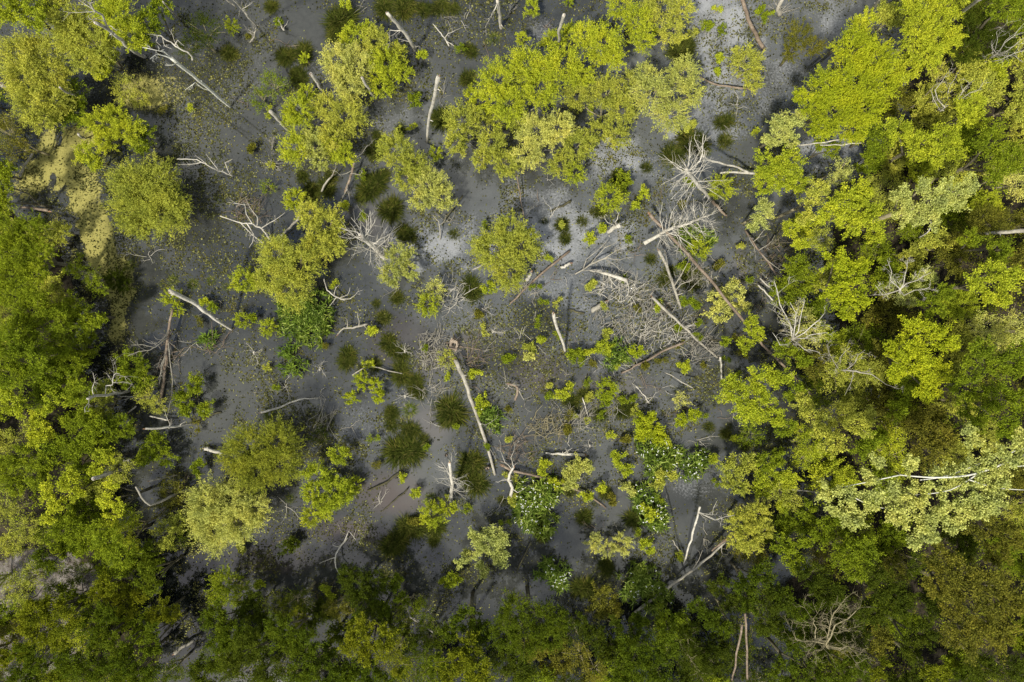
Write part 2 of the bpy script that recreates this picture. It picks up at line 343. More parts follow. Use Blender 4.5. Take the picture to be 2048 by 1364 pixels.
def resolve_labels():
    groups = {}
    for o, look, x, y in PENDING:
        best = min(LAND, key=lambda l: math.hypot(l[1]-x, l[2]-y) if math.hypot(l[1]-x, l[2]-y) > 22 else 1e9)
        ang = math.atan2(-(y-best[2]), x-best[1]); d = DIRS[int(round(ang/(math.pi/4))) % 8]
        groups.setdefault((look, d, best[0]), []).append((math.hypot(x-best[1], y-best[2]), o))
    for (look, d, lm), L_ in groups.items():
        L_.sort(key=lambda t: t[0])
        for k, (_, o) in enumerate(L_):
            if k == 0: s = f"{look}, nearest {d} the {lm}" if len(L_) > 1 else f"{look} {d} the {lm}"
            else: s = f"{look}, {ORD[min(k, 11)]} {d} the {lm}"
            o['label'] = s

# ------------------------------------------------------------------ living crowns
KIND = {  # leaf length, width, shoots per m2, side twigs, leaves per shoot / side twig, vertical ratio, reach of the shoots
    'willow': dict(L=0.070, W=0.032, K=56, m=6, ls=12, lt=11, vr=1.0, cl=0.030, gap=.10),
    'broad':  dict(L=0.074, W=0.048, K=35, m=6, ls=8, lt=11, vr=.85, cl=0.045, gap=.55),
    'clump':  dict(L=0.081, W=0.056, K=23, m=6, ls=5, lt=13, vr=.80, cl=0.055, gap=.70),
    'thin':   dict(L=0.066, W=0.035, K=26, m=5, ls=4, lt=6, vr=.70, cl=0.045, gap=.50),
    'streak': dict(L=0.088, W=0.025, K=59, m=5, ls=16, lt=10, vr=1.0,  cl=0.024, gap=.10),
    'spiky':  dict(L=0.079, W=0.028, K=72, m=4, ls=14, lt=9, vr=1.0, cl=0.022, gap=.15),
    'poplar': dict(L=0.088, W=0.066, K=15, m=6, ls=3, lt=14, vr=.6, cl=0.060, gap=.8),
}
def lobe(rng, c, r, kp, lean, twigs, twn):
    K = max(8, int(kp['K']*r*r*3.1*0.62 + 6))
    th = rng.random(K)*2*np.pi; uz = rng.random(K)**0.8*1.12 - 0.22; rr = np.sqrt(np.maximum(0, 1-uz*uz))
    u = np.stack([np.cos(th)*rr, np.sin(th)*rr, uz], 1)
    ph = rng.random(4)*6.28
    lm = 1.0 if kp['gap'] > .3 else .45
    lump = 1 + lm*(.09*np.sin(2*th+ph[0]) + .08*np.sin(3*th+ph[1]) + .08*np.sin(5*th+ph[2]))
    # shoots bunch into sprays with gaps between them
    lump *= 1 - kp['gap']*0.5*(vnoise(np.cos(th)*3+uz*2, np.sin(th)*3+uz, 0.9, int(rng.integers(1e6))) < 0.42)
    R = r*lump*(0.66+0.56*rng.random(K)**1.3)
    end = c + u*R[:, None]*np.array([1, 1, kp['vr']]) + lean*r*0.35
    st = c + u*r*0.18 - np.array([0, 0, .30*r])
    d = end - st; ln = np.linalg.norm(d, axis=1); du = unit(d)
    bow = np.array([0, 0, 1.0])*r*0.10
    P_, A_ = [], []
    def along(s, d_, n, t0, curve):
        t = t0 + (1-t0)*rng.random((len(s), n)); q = s[:, None, :] + d_[:, None, :]*t[..., None]
        if curve is not None: q = q + curve*(4*t*(1-t))[..., None]
        P_.append(q.reshape(-1, 3)); A_.append(np.repeat(unit(d_)[:, None, :], n, 1).reshape(-1, 3))
    along(st, d, kp['ls'], .45, bow)
    m = kp['m']
    tt = .35+.65*rng.random((K, m)); s2 = (st[:, None, :]+d[:, None, :]*tt[..., None] + bow*(4*tt*(1-tt))[..., None]).reshape(-1, 3)
    d2 = unit(np.repeat(du[:, None, :], m, 1).reshape(-1, 3) + rng.normal(0, .55, (K*m, 3)) + np.array([0, 0, .12]))
    d2 = d2*(np.clip(r*rng.uniform(.18, .42, (K*m, 1)), .10, .60))
    along(s2, d2, kp['lt'], .15, None)
    p = np.concatenate(P_); a = np.concatenate(A_); n = len(p)
    p = p + rng.normal(0, kp['cl'], (n, 3)); a = unit(a + rng.normal(0, .45, (n, 3)))
    nn = unit(rng.normal(0, .42, (n, 3)) + np.array([0, 0, .8]) + 0.35*unit(p-c))
    sz = rng.uniform(.7, 1.25, n)
    for i in rng.permutation(K)[:max(0, twn)]:
        q = np.stack([st[i]+d[i]*t+bow*4*t*(1-t) for t in (0, .35, .7, 1)]); twigs.tube(q, np.array([.022, .016, .010, .005])*(.8+.4*r), 4, cap=False)
    return leaf_quads(p, a, nn, kp['L']*sz, kp['W']*sz)

NAMES = {'willow': ('willow_bush', 'bush'), 'broad': ('leafy_tree', 'tree'), 'clump': ('alder_tree', 'tree'), 'thin': ('sparse_tree', 'tree'), 'streak': ('willow_bush', 'bush'), 'spiky': ('young_shrub', 'shrub'), 'poplar': ('poplar_tree', 'tree')}
TW = {'lime': 'bright lime', 'yellow': 'yellow green', 'olive': 'olive', 'pale': 'pale olive', 'green': 'mid green', 'dark': 'dark green', 'brown': 'brownish', 'deep': 'shaded green', 'yellow_shaded': 'shaded yellow', 'moss': 'mossy', 'silver': 'silvery', 'fresh': 'fresh green'}
KW = {'willow': 'fine willow bush', 'broad': 'leafy tree', 'clump': 'clumpy alder', 'thin': 'see-through tree', 'streak': 'streaky willow', 'spiky': 'spiky young shrub', 'poplar': 'poplar'}
GR = {'willow': 'willow bushes', 'broad': 'leafy trees of the forest', 'clump': 'alder trees', 'thin': 'sparse trees', 'streak': 'willow bushes', 'spiky': 'young shrubs', 'poplar': 'poplars'}
LOBES = []
def tree(kind, tone, h, spec, label=None, dens=1.0, group=None, twn=4, name=None, foot=None):
    rng = np.random.default_rng(abs(hash_(spec+kind)) % (2**31))
    if kind != 'poplar': h = h*.62 if h <= 3.3 else (2.05 + (h-3.3)*1.0)
    kp = dict(KIND[kind]); kp['K'] *= dens
    L_ = [tuple(float(v) for v in s.split(',')) for s in spec.split()]
    for q in L_: LOBES.append(q[:3])
    if L_[0][1] > 1110 and h > 1.9: tone = {'green': 'deep', 'lime': 'yellow_shaded', 'yellow': 'yellow_shaded', 'olive': 'yellow_shaded'}.get(tone, tone)  # bottom trees take darker leaf copies, shade painted into their colour
    Wt = sum(q[2]**2 for q in L_); mx_ = sum(q[0]*q[2]**2 for q in L_)/Wt; my_ = sum(q[1]*q[2]**2 for q in L_)/Wt
    base = P(*foot, 0) if foot else P(mx_, my_, h)
    base[2] = 0
    rt = root(name or NAMES[kind][0], base)
    Vs, Qs, n = [], [], 0; tw = Buf(); big = max(PX(q[2], h) for q in L_)
    fork = base + np.array([0, 0, h*(0.25 if h < 4.5 else 0.55)]) if not foot else P(2110, 885, 9)
    rad = 0.03 + 0.012*h + .015*big
    tw.tube(np.stack([base-[0, 0, .5], base+[.03, .02, fork[2]*.5], fork]), [rad*1.2, rad, rad*.85], 6, rng, .2)
    for i, (x, y, r) in enumerate(L_):
        z = h + rng.normal(0, .12*big) - (0.15*big if i % 2 else 0); z = max(z, .35)
        c = P(x, y, z); R = PX(r, z)
        mid = (fork+c)/2 + rng.normal(0, .1, 3)*min(1, R); mid[2] = max(mid[2], .1)
        if not foot: tw.tube(np.stack([fork, mid, c-[0, 0, .25*R]]), [rad*.75, rad*.5, rad*.3], 5 if h > 5 else 4, rng, .15, cap=False)
        V, Q = lobe(rng, c, R*0.97, kp, unit(np.array([c[0]-fork[0], c[1]-fork[1], 0]))*(0.4 if len(L_) > 1 else 0), tw, 0 if foot else int(twn+R*(7 if kind == 'thin' else 4)))
        Vs.append(V-base); Qs.append(Q+n); n += len(V)
    tw.make('trunk' if h > 3 else 'stem', BARK['white'] if kind == 'poplar' else BARK['twig' if tone in ('olive', 'pale', 'silver') or kind == 'thin' else 'stem'], rt, base)
    link('crown' if h > 3 else 'foliage', np.concatenate(Vs), np.concatenate(Qs), TONE[tone], rt)
    tag(rt, None, NAMES[kind][1], group or GR[kind])
    size = 'small ' if sum(q[2]**2 for q in L_)**.5 < 24 else ('large ' if sum(q[2]**2 for q in L_)**.5 > 85 else '')
    if label: rt['label'] = label
    else: autolabel(rt, f"{size}{TW[tone]} {KW[kind]}", mx_, my_)
    return rt
def hash_(s):
    v = 5381
    for ch in s: v = (v*33 + ord(ch)) & 0x7fffffff
    return v

# --- bushes standing in the water
tree('willow', 'olive', 3.0, '272,368,44 318,370,46 272,425,42 330,425,48 300,400,55 358,412,26 285,455,25', 'big round olive willow bush standing alone in the water at left', 1.15)
tree('streak', 'moss', 4.0, '505,895,48 558,885,46 565,922,44 520,935,46 482,910,36', 'big willow with streaky upswept olive shoots at lower left', 1.1)
tree('willow', 'pale', 3.2, '420,1005,42 462,1000,42 510,1015,34 440,1050,48 480,1042,42 408,1038,28', 'pale yellow round willow bush touching the streaky willow from below', 1.2)
tree('broad', 'lime', 2.4, '635,955,32 670,975,32 655,1000,30 690,985,22 625,985,20', 'lime green lobed bush right of the streaky willow')
tree('broad', 'lime', 1.8, '683,907,24', 'small bright lime tree above the lobed lime bush')
tree('spiky', 'lime', 1.5, '625,1032,22 650,1025,18', 'lime feathery shrub just under the lobed lime bush')
tree('spiky', 'lime', 1.2, '712,968,17')
tree('spiky', 'green', 2.5, '455,1165,33 485,1190,28 440,1185,24', 'mid green feathery shrub in dark water at lower left')
tree('willow', 'olive', 2.2, '755,90,34 795,103,16')
tree('broad', 'lime', 2.0, '708,75,27 735,60,20')
tree('clump', 'lime', 1.0, '797,102,15')
tree('willow', 'pale', 2.6, '680,130,36 715,130,34 700,172,34 685,155,24', None, 1.1)
tree('willow', 'lime', 2.4, '775,135,36 765,172,28 805,148,20')
tree('willow', 'lime', 2.4, '600,222,36 612,190,20 585,235,20')
tree('willow', 'olive', 2.6, '655,215,28 692,240,42 668,275,30')
tree('willow', 'lime', 2.3, '598,298,36 670,300,30 690,312,24')
tree('willow', 'pale', 2.5, '635,295,32 640,320,20')
tree('willow', 'olive', 2.5, '795,305,38 830,330,30 775,290,18 810,355,25')
tree('willow', 'pale', 2.3, '862,375,34 845,352,24 885,395,26 845,400,22')
tree('spiky', 'lime', 1.2, '872,306,16', 'small lime shrub close right of the foot of the tall pale snag')
tree('clump', 'green', 1.0, '832,201,17')
tree('clump', 'lime', .9, '845,113,12'); tree('spiky', 'lime', .9, '612,118,12'); tree('spiky', 'lime', 1.2, '465,52,17'); tree('clump', 'lime', 1.0, '693,10,11')
tree('thin', 'green', 1.2, '545,175,34 525,200,24', None, 1.3); tree('thin', 'green', .8, '538,375,20'); tree('clump', 'green', .6, '560,40,10')
tree('willow', 'lime', 1.6, '590,400,24')
tree('willow', 'olive', 2.8, '625,430,30 655,455,38 640,490,36 670,490,24')
tree('willow', 'olive', 3.0, '560,515,42 600,535,42 580,575,40 620,500,25 545,555,34')
tree('willow', 'lime', 2.0, '490,562,27 515,560,20')
tree('willow', 'pale', 2.0, '800,515,28 785,548,26 818,540,20')
tree('spiky', 'lime', 1.3, '857,608,26', 'round bright lime shrub just below the pale scum patch left of centre')
tree('thin', 'pale', 1.4, '870,580,26', None, 1.4)
tree('clump', 'lime', 1.0, '977,572,16')
tree('willow', 'olive', 3.0, '1020,462,34 990,500,42 1040,495,38 1020,545,36 970,490,22 1060,470,14', 'oval olive willow bush standing in the pale scum near the centre', 1.15)
tree('spiky', 'lime', 2.0, '1218,395,33', 'spiky lime bush above the small white stump')
tree('spiky', 'lime', 1.8, '1440,378,29', 'spiky lime bush touching the bleached radial crown at right')
tree('clump', 'lime', 1.0, '1178,478,14'); tree('clump', 'lime', 1.0, '1204,457,8'); tree('clump', 'green', 1.2, '1245,365,22')
tree('spiky', 'lime', 1.4, '1395,500,24', 'lime shrub growing out of the dark iris bed under the windthrown tree')
tree('willow', 'lime', 4.2, '1000,165,42 1050,135,38 1075,180,42 1020,210,38 1085,145,26', None, 1.1)
tree('willow', 'olive', 2.8, '925,250,36 915,285,25 950,230,18')
tree('willow', 'olive', 2.4, '985,290,32 1010,325,32 965,320,22')
tree('willow', 'pale', 3.9, '1075,270,38 1110,262,32 1060,305,30 1130,240,16')
tree('willow', 'olive', 2.6, '1150,300,36 1120,330,26 1175,290,20')
tree('spiky', 'lime', 2.0, '1150,345,26'); tree('willow', 'olive', 1.8, '1035,250,28 990,238,22'); tree('willow', 'olive', 1.9, '1255,165,24'); tree('willow', 'lime', 2.6, '960,205,24 945,190,18')
tree('willow', 'lime', 4.4, '1130,130,42 1200,95,42 1170,75,26 1220,120,28 1160,150,28', None, 1.05)
tree('willow', 'olive', 2.4, '1155,195,32 1210,195,38 1240,225,36 1200,262,28 1235,275,22')
tree('willow', 'pale', 3.2, '1305,190,42 1360,155,38 1380,190,26 1340,230,38 1290,150,24', None, .85)
tree('spiky', 'lime', 1.8, '1112,82,26 1140,70,22 1090,87,13')
tree('spiky', 'lime', 1.4, '1062,18,20'); tree('spiky', 'lime', 1.2, '1045,78,15'); tree('spiky', 'green', .8, '1137,4,9')
tree('willow', 'lime', 3.2, '1240,15,28 1270,45,34 1285,85,24', None, .9)
tree('willow', 'olive', 3.2, '1320,20,42 1360,22,28 1340,65,30', None, .85)
tree('willow', 'olive', 2.4, '1490,130,32 1500,165,22 1478,110,14', None, .9)
tree('clump', 'green', 1.2, '1525,28,18'); tree('clump', 'green', .7, '1412,55,14'); tree('spiky', 'green', .7, '1442,60,12'); tree('clump', 'lime', .6, '1440,115,8'); tree('clump', 'lime', .6, '1434,144,6')
tree('clump', 'lime', 1.1, '1285,390,14 1272,408,9')
tree('willow', 'yellow', 1.5, '725,765,18 755,790,16 705,795,15 750,770,13', 'small yellow olive tree left of the sedge tussocks near the centre', .9)
tree('clump', 'lime', .8, '951,747,12'); tree('clump', 'pale', .8, '1058,712,10'); tree('clump', 'lime', .9, '962,808,17'); tree('thin', 'olive', .8, '895,720,24', None, 1.5)
tree('clump', 'green', .9, '1148,708,14 1160,702,9'); tree('clump', 'lime', 1.0, '1207,698,20'); tree('clump', 'yellow', 1.0, '1275,701,17')
tree('spiky', 'yellow', 1.3, '1213,778,25', 'yellow spiky shrub among sedge tussocks right of centre'); tree('clump', 'green', .9, '1210,803,14')
tree('clump', 'green', .7, '1100,792,9'); tree('clump', 'lime', .7, '1125,787,14 1140,772,8'); tree('clump', 'green', .6, '1245,800,10'); tree('clump', 'green', .6, '1268,797,9')
tree('clump', 'yellow', 1.5, '1290,850,22 1312,868,22 1300,838,14 1285,870,14', 'yellow leafy top leaning over the white flowered bed right of the log pile', 1.3)
tree('clump', 'yellow', 1.2, '1363,838,16 1385,832,14'); tree('clump', 'lime', 1.1, '1240,922,17 1250,938,14 1228,910,10')
tree('clump', 'pale', 1.4, '1145,945,24 1160,925,16 1140,965,16 1175,935,12', None, 1.2); tree('clump', 'lime', 1.0, '1085,938,13 1090,925,10')
tree('clump', 'olive', 1.0, '1325,952,18 1318,970,12 1345,950,11'); tree('clump', 'lime', 1.1, '1178,988,15 1198,975,12'); tree('clump', 'pale', .9, '1255,975,11 1265,985,8')
tree('clump', 'lime', .9, '1424,918,11'); tree('clump', 'lime', 1.0, '1362,736,11 1372,730,8'); tree('thin', 'pale', 1.0, '1360,800,20', None, 1.5)
tree('clump', 'lime', 1.0, '1105,965,12')
tree('clump', 'silver', 2.6, '975,1085,36 940,1108,18 998,1108,22 965,1135,16 1000,1072,16 950,1070,12 925,1125,11', 'pale cream leaved tree over the water at bottom centre', 1.3, name='leafy_tree')
tree('willow', 'lime', 1.6, '868,1028,26 895,1012,20')
tree('willow', 'pale', 1.6, '1190,1082,20 1240,1085,24 1215,1095,20', 'pale spiky shrub with drooping twigs right of the flowered beds', .7, twn=24)
tree('clump', 'lime', 1.1, '1290,1090,16 1300,1100,9'); tree('clump', 'green', 1.3, '905,1158,20 890,1165,10'); tree('clump', 'lime', 1.3, '1305,1030,14'); tree('clump', 'lime', 1.0, '1290,1012,8')
tree('broad', 'lime', .9, '830,985,12'); tree('spiky', 'lime', 1.2, '538,655,20'); tree('spiky', 'lime', .9, '485,640,17'); tree('clump', 'green', .7, '508,636,12')
tree('spiky', 'lime', 1.1, '345,598,20 355,615,15', 'lime shrub behind the top of the curved pale snag at left'); tree('clump', 'lime', .6, '409,602,11'); tree('clump', 'green', .6, '425,615,8')
tree('clump', 'lime', .6, '692,411,11'); tree('clump', 'lime', .8, '1205,455,8'); tree('clump', 'lime', .7, '745,660,11'); tree('clump', 'lime', .7, '660,1012,9'); tree('clump', 'lime', .6, '806,954,8')
tree('clump', 'green', 1.3, '390,772,22 370,800,25 408,818,20 375,820,16', 'mid green low bush beside the dark half sunk log at left')
tree('broad', 'green', 2.0, '268,735,33 285,758,25 255,760,18', 'green bush with bleached twigs lying over its top at left')
tree('thin', 'olive', 1.8, '300,795,28 318,812,20', None, 1.4)
tree('clump', 'green', 1.8, '310,890,28 330,912,24 295,915,24', None, .8); tree('thin', 'brown', 1.6, '345,985,34 370,1000,24 330,1015,24', None, 1.4); tree('clump', 'green', 1.5, '398,935,18')
tree('broad', 'olive', 2.5, '340,1060,30 360,1045,26 335,1085,18', None, .7)
tree('clump', 'dark', 1.0, '578,1093,18 590,1085,12'); tree('thin', 'green', 1.5, '380,1070,24'); tree('thin', 'dark', 1.2, '640,870,24')
tree('thin', 'green', 3.5, '165,545,22 185,555,20 140,540,14 200,575,18 158,515,10', 'thin lime sapling leaning out over the dark water at left', 1.5)
tree('spiky', 'dark', 1.0, '235,560,24 250,570,18')
# --- top left bank
tree('broad', 'lime', 6, '20,20,45 60,10,38 70,40,28'); tree('willow', 'olive', 5, '130,30,42 150,60,32 110,10,30')
tree('willow', 'olive', 4.5, '150,75,42 185,60,34 195,95,38 175,120,30', None, 1.1); tree('willow', 'lime', 5, '240,40,42 265,70,34 220,20,28', 'bright lime willow behind the top left dead limb')
tree('broad', 'lime', 3.2, '215,120,26 205,145,20 225,95,22'); tree('broad', 'green', 4.5, '300,45,32 320,20,26 285,85,20'); tree('thin', 'dark', 3, '410,65,40 385,95,30', None, 1.5)
tree('willow', 'olive', 4, '50,115,42 90,110,38 60,160,44 105,155,42 75,205,42 110,200,38 85,235,26', 'large olive willow at the upper left edge behind a broken snag', 1.1)
tree('broad', 'green', 3, '145,190,34 160,225,30 130,225,28', None, .9); tree('thin', 'olive', 1.5, '255,180,34 280,200,26', None, 1.4)
tree('willow', 'lime', 3, '205,250,30 238,236,26 250,265,30 215,280,28 270,255,20'); tree('broad', 'lime', 2.6, '175,310,24 190,325,20'); tree('broad', 'green', 2.5, '285,290,26 295,265,16')
tree('thin', 'brown', 4, '20,270,38 40,300,32', None, 1.5); tree('broad', 'green', 5, '8,370,28 5,405,30'); 
tree('streak', 'green', 7, '20,470,40 60,470,36 40,510,44 85,510,28 30,550,40 75,545,30 15,585,28', 'feathery vivid green tree on the left edge beside dark water', 1.1, name='leafy_tree')
tree('thin', 'dark', 4, '85,455,22', None, 2)
# --- left bank
for a in [('broad', 'green', 5, '75,625,42 110,640,34 50,660,38'), ('broad', 'green', 6, '25,690,44 60,720,42 30,745,34 75,690,26'), ('broad', 'green', 4, '125,690,34 145,725,30'), ('clump', 'lime', 5, '30,805,30 15,780,22'),
          ('clump', 'green', 4, '100,785,34 130,770,28 85,750,24'), ('clump', 'lime', 4, '110,805,22 145,800,18'), ('broad', 'green', 4, '165,790,30 185,840,30 150,840,26'), ('clump', 'green', 4, '185,865,26 170,890,26'), ('broad', 'green', 4, '75,945,30 95,925,24'),
          ('clump', 'green', 3.5, '135,905,34 160,935,30'), ('clump', 'lime', 4, '205,915,22 195,935,18'), ('clump', 'lime', 4.5, '140,965,22 155,985,18 150,950,14'), ('clump', 'lime', 5, '225,970,14 215,1000,18 235,1010,18 225,1035,18'), ('clump', 'lime', 4.5, '100,985,22 115,1005,22 100,1035,14'),
          ('broad', 'green', 4, '140,1055,36 175,1075,34'), ('broad', 'green', 5, '225,1085,38 250,1110,30 205,1060,26'), ('clump', 'green', 5, '295,1140,22 310,1165,22 290,1165,18'), ('clump', 'lime', 5, '210,1170,24 195,1185,20'),
          ('clump', 'lime', 5.5, '75,1225,32 105,1215,34 130,1240,32 90,1260,32 60,1250,22 115,1275,22'), ('broad', 'green', 5, '185,1245,30 210,1225,26'), ('clump', 'green', 5, '205,1270,22 195,1290,18'), ('clump', 'green', 5, '305,1265,20 310,1290,16 295,1300,14'),
          ('clump', 'green', 5, '240,1290,26 255,1300,16'), ('broad', 'green', 4.5, '55,1305,26 70,1325,22'), ('broad', 'green', 5, '150,1320,40 190,1335,34'), ('broad', 'green', 5, '245,1335,36 280,1345,30'), ('thin', 'olive', 3, '60,1060,34 30,1080,34'), ('thin', 'olive', 3, '40,1170,36 70,1150,30'),
          ('thin', 'olive', 3, '20,1010,34'), ('thin', 'green', 4, '260,1030,26'), ('thin', 'brown', 2.5, '25,1260,34'), ('thin', 'olive', 3, '20,880,30 60,860,24'), ('clump', 'green', 4, '85,1115,20 100,1130,16'), ('thin', 'green', 3, '40,1210,20'), ('thin', 'dark', 4, '120,1180,30 150,1150,30')]:
    tree(*a[:4], label=None, dens=1.6 if a[0] == 'thin' else 1.0)
LAB = {'75,1225': 'bright lime clumpy tree in the bottom left corner', }
# --- bottom forest
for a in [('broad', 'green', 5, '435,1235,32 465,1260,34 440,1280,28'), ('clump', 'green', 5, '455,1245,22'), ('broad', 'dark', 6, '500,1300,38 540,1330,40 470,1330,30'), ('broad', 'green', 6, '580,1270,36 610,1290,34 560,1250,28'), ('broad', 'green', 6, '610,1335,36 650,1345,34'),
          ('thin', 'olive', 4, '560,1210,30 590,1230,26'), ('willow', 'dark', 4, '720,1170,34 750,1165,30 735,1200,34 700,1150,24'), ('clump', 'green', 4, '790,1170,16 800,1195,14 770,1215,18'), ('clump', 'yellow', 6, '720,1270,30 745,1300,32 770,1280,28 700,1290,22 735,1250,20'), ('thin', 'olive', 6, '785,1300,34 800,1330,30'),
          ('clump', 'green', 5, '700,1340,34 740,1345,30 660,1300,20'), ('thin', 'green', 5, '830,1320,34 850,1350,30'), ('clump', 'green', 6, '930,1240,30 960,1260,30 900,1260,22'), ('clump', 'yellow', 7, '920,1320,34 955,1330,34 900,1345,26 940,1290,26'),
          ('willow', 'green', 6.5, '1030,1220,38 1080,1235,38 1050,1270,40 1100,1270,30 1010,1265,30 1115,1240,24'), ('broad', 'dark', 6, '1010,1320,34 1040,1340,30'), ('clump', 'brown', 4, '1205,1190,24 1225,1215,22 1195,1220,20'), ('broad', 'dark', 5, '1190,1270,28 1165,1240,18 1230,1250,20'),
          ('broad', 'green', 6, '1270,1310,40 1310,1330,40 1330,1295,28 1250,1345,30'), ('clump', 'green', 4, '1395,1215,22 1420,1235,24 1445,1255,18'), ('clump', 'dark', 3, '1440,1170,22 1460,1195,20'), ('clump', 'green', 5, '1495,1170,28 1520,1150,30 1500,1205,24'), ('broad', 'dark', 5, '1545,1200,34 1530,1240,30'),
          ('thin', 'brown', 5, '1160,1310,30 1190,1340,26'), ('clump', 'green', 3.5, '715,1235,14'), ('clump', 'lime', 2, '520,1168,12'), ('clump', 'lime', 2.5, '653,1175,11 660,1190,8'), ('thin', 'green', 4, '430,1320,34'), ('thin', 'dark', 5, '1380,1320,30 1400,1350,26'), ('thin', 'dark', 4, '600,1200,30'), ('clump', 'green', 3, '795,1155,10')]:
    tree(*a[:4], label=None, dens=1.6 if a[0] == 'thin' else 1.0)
# --- right forest
for a in [('streak', 'brown', 4, '1595,80,30 1620,95,26 1580,105,22', 'brownish twiggy willow with straight pale stems at top right', .7),
          ('willow', 'yellow', 6, '1700,105,40 1740,125,42 1755,170,40 1700,170,46 1650,175,38 1720,215,42 1665,225,42 1625,215,28 1640,255,28 1700,260,30 1600,195,18', 'large olive yellow tree with wide crown at the upper right', 1.0),
          ('willow', 'lime', 7, '1840,20,42 1885,20,38 1830,65,36 1870,80,36 1855,110,28 1900,75,22', 'vivid lime feathery tree under the top edge at upper right', 1.0)]:
    tree(*a[:4], label=a[4], dens=a[5])
for a in [('broad', 'lime', 5, '1715,55,24 1735,40,18'), ('broad', 'green', 7, '2010,15,38 2035,45,28'), ('willow', 'dark', 5, '1950,65,40 1985,90,36 1930,100,30'), ('broad', 'lime', 6, '1925,225,28 1945,210,24 1950,240,24'), ('thin', 'olive', 5, '1880,160,30 1900,190,30'),
          ('clump', 'silver', 5, '1565,250,30 1590,240,20 1545,275,22 1580,280,18'), ('broad', 'lime', 5, '1535,335,32 1575,325,30 1530,370,22 1590,365,26 1560,355,28'), ('broad', 'lime', 6, '1795,260,30 1840,290,34 1880,275,30 1905,300,26 1860,315,26'), ('broad', 'green', 7, '1980,285,36 2015,320,36 1990,340,28'),
          ('thin', 'silver', 5, '1680,340,26 1665,360,16'), ('clump', 'silver', 8, '1800,395,26 1835,425,28 1870,400,30 1905,395,32 1930,375,22 1800,430,22 1860,440,20 1845,375,18'), ('clump', 'lime', 6, '1690,405,34 1730,430,34 1660,425,30 1720,390,26 1700,450,28 1745,465,24'), ('broad', 'lime', 5, '1580,462,20 1598,485,16'),
          ('clump', 'yellow', 6, '1670,525,28 1700,550,32 1680,580,32 1710,595,26 1690,620,24 1720,530,20', ), ('broad', 'green', 6, '1865,610,26 1885,585,20'), ('clump', 'lime', 7, '1955,560,26 1985,545,26 2015,560,28 2000,590,24 1970,590,22'), ('willow', 'brown', 4, '1960,450,40 1920,480,36'),
          ('clump', 'pale', 2.2, '1435,598,22 1468,582,22 1440,625,24 1480,612,18', ), ('clump', 'green', 3, '1375,600,14 1390,610,10'), ('broad', 'lime', 4, '1500,655,22 1490,685,20 1515,670,16'), ('clump', 'lime', 5, '1475,785,34 1520,765,36 1515,810,34 1550,760,26 1545,830,24 1455,770,18 1495,820,24'),
          ('clump', 'yellow', 7, '1835,670,36 1800,700,34 1825,720,38 1860,740,36 1880,680,30 1850,775,28 1790,740,24', ), ('clump', 'green', 7.5, '1960,720,38 2010,730,40 1930,775,34 1985,790,42 2030,800,34 1945,830,30 2010,850,30'), ('clump', 'olive', 5, '1610,815,28 1650,845,34 1685,830,28 1715,850,26 1665,880,28 1735,830,18'),
          ('thin', 'olive', 5, '1700,735,40 1670,750,34 1740,745,34'), ('clump', 'brown', 4, '1830,850,38 1870,870,38 1850,900,34'), ('clump', 'olive', 4, '1465,940,26 1495,925,22 1475,970,22 1455,960,14'), ('clump', 'green', 4, '1530,925,22 1555,915,20'), ('willow', 'olive', 4.5, '1480,1045,30 1510,1030,28 1495,1070,30 1470,1080,18 1525,1060,18'),
          ('thin', 'olive', 4, '1560,985,26 1580,1000,24'), ('clump', 'green', 5, '1570,1090,22 1585,1120,26 1600,1085,18'), ('broad', 'green', 6, '1690,1105,34 1725,1100,30 1705,1135,28'), ('broad', 'green', 5, '1565,1195,28 1595,1215,28'), ('broad', 'dark', 5, '1620,1150,34 1650,1180,34'),
          ('broad', 'dark', 6, '1760,1170,38 1790,1200,36 1740,1220,34'), ('clump', 'brown', 8, '1880,1120,38 1920,1150,42 1970,1170,44 1900,1200,40 1960,1230,44 2010,1200,38 1930,1270,38 2000,1265,38 1870,1170,30'), ('clump', 'brown', 7, '1960,1050,36 2010,1070,36 1985,1100,28'), ('broad', 'green', 6, '1570,1340,34 1620,1345,30'),
          ('broad', 'green', 6, '1680,1345,34 1710,1330,24'), ('clump', 'yellow', 7, '1755,1345,16 1765,1325,12'), ('clump', 'yellow', 7, '1860,1345,22 1885,1350,18'), ('broad', 'dark', 6, '1960,1330,36 2010,1335,36'), ('broad', 'dark', 6, '1840,1260,34 1820,1290,30'), ('clump', 'green', 5, '1640,1060,26 1660,1035,20'),
          ('clump', 'lime', 4, '1575,960,12 1565,1010,18'), ('thin', 'pale', 5, '2000,340,34 2030,370,34'), ('thin', 'pale', 5, '2010,660,40 1970,650,34'), ('clump', 'green', 5, '1790,820,22'), ('broad', 'green', 4, '1660,300,18 1640,290,14'), ('clump', 'olive', 6, '1640,380,20 1620,400,22 1610,430,20'),
          ('thin', 'olive', 4, '1640,480,30'), ('clump', 'silver', 4, '1520,430,22 1505,450,14 1530,410,14'), ('clump', 'green', 5, '1570,700,24 1600,720,20'), ('clump', 'green', 5, '1585,785,22 1570,850,24'), ('thin', 'green', 3, '1500,870,30', ), ('clump', 'green', 4, '1450,680,12'), ('broad', 'green', 6, '1940,480,24 1990,500,28'), ('broad', 'green', 4, '1740,260,30 1770,280,20')]:
    tree(*a[:4], label=a[4] if len(a) > 4 else None, dens=1.6 if a[0] == 'thin' else 1.0)
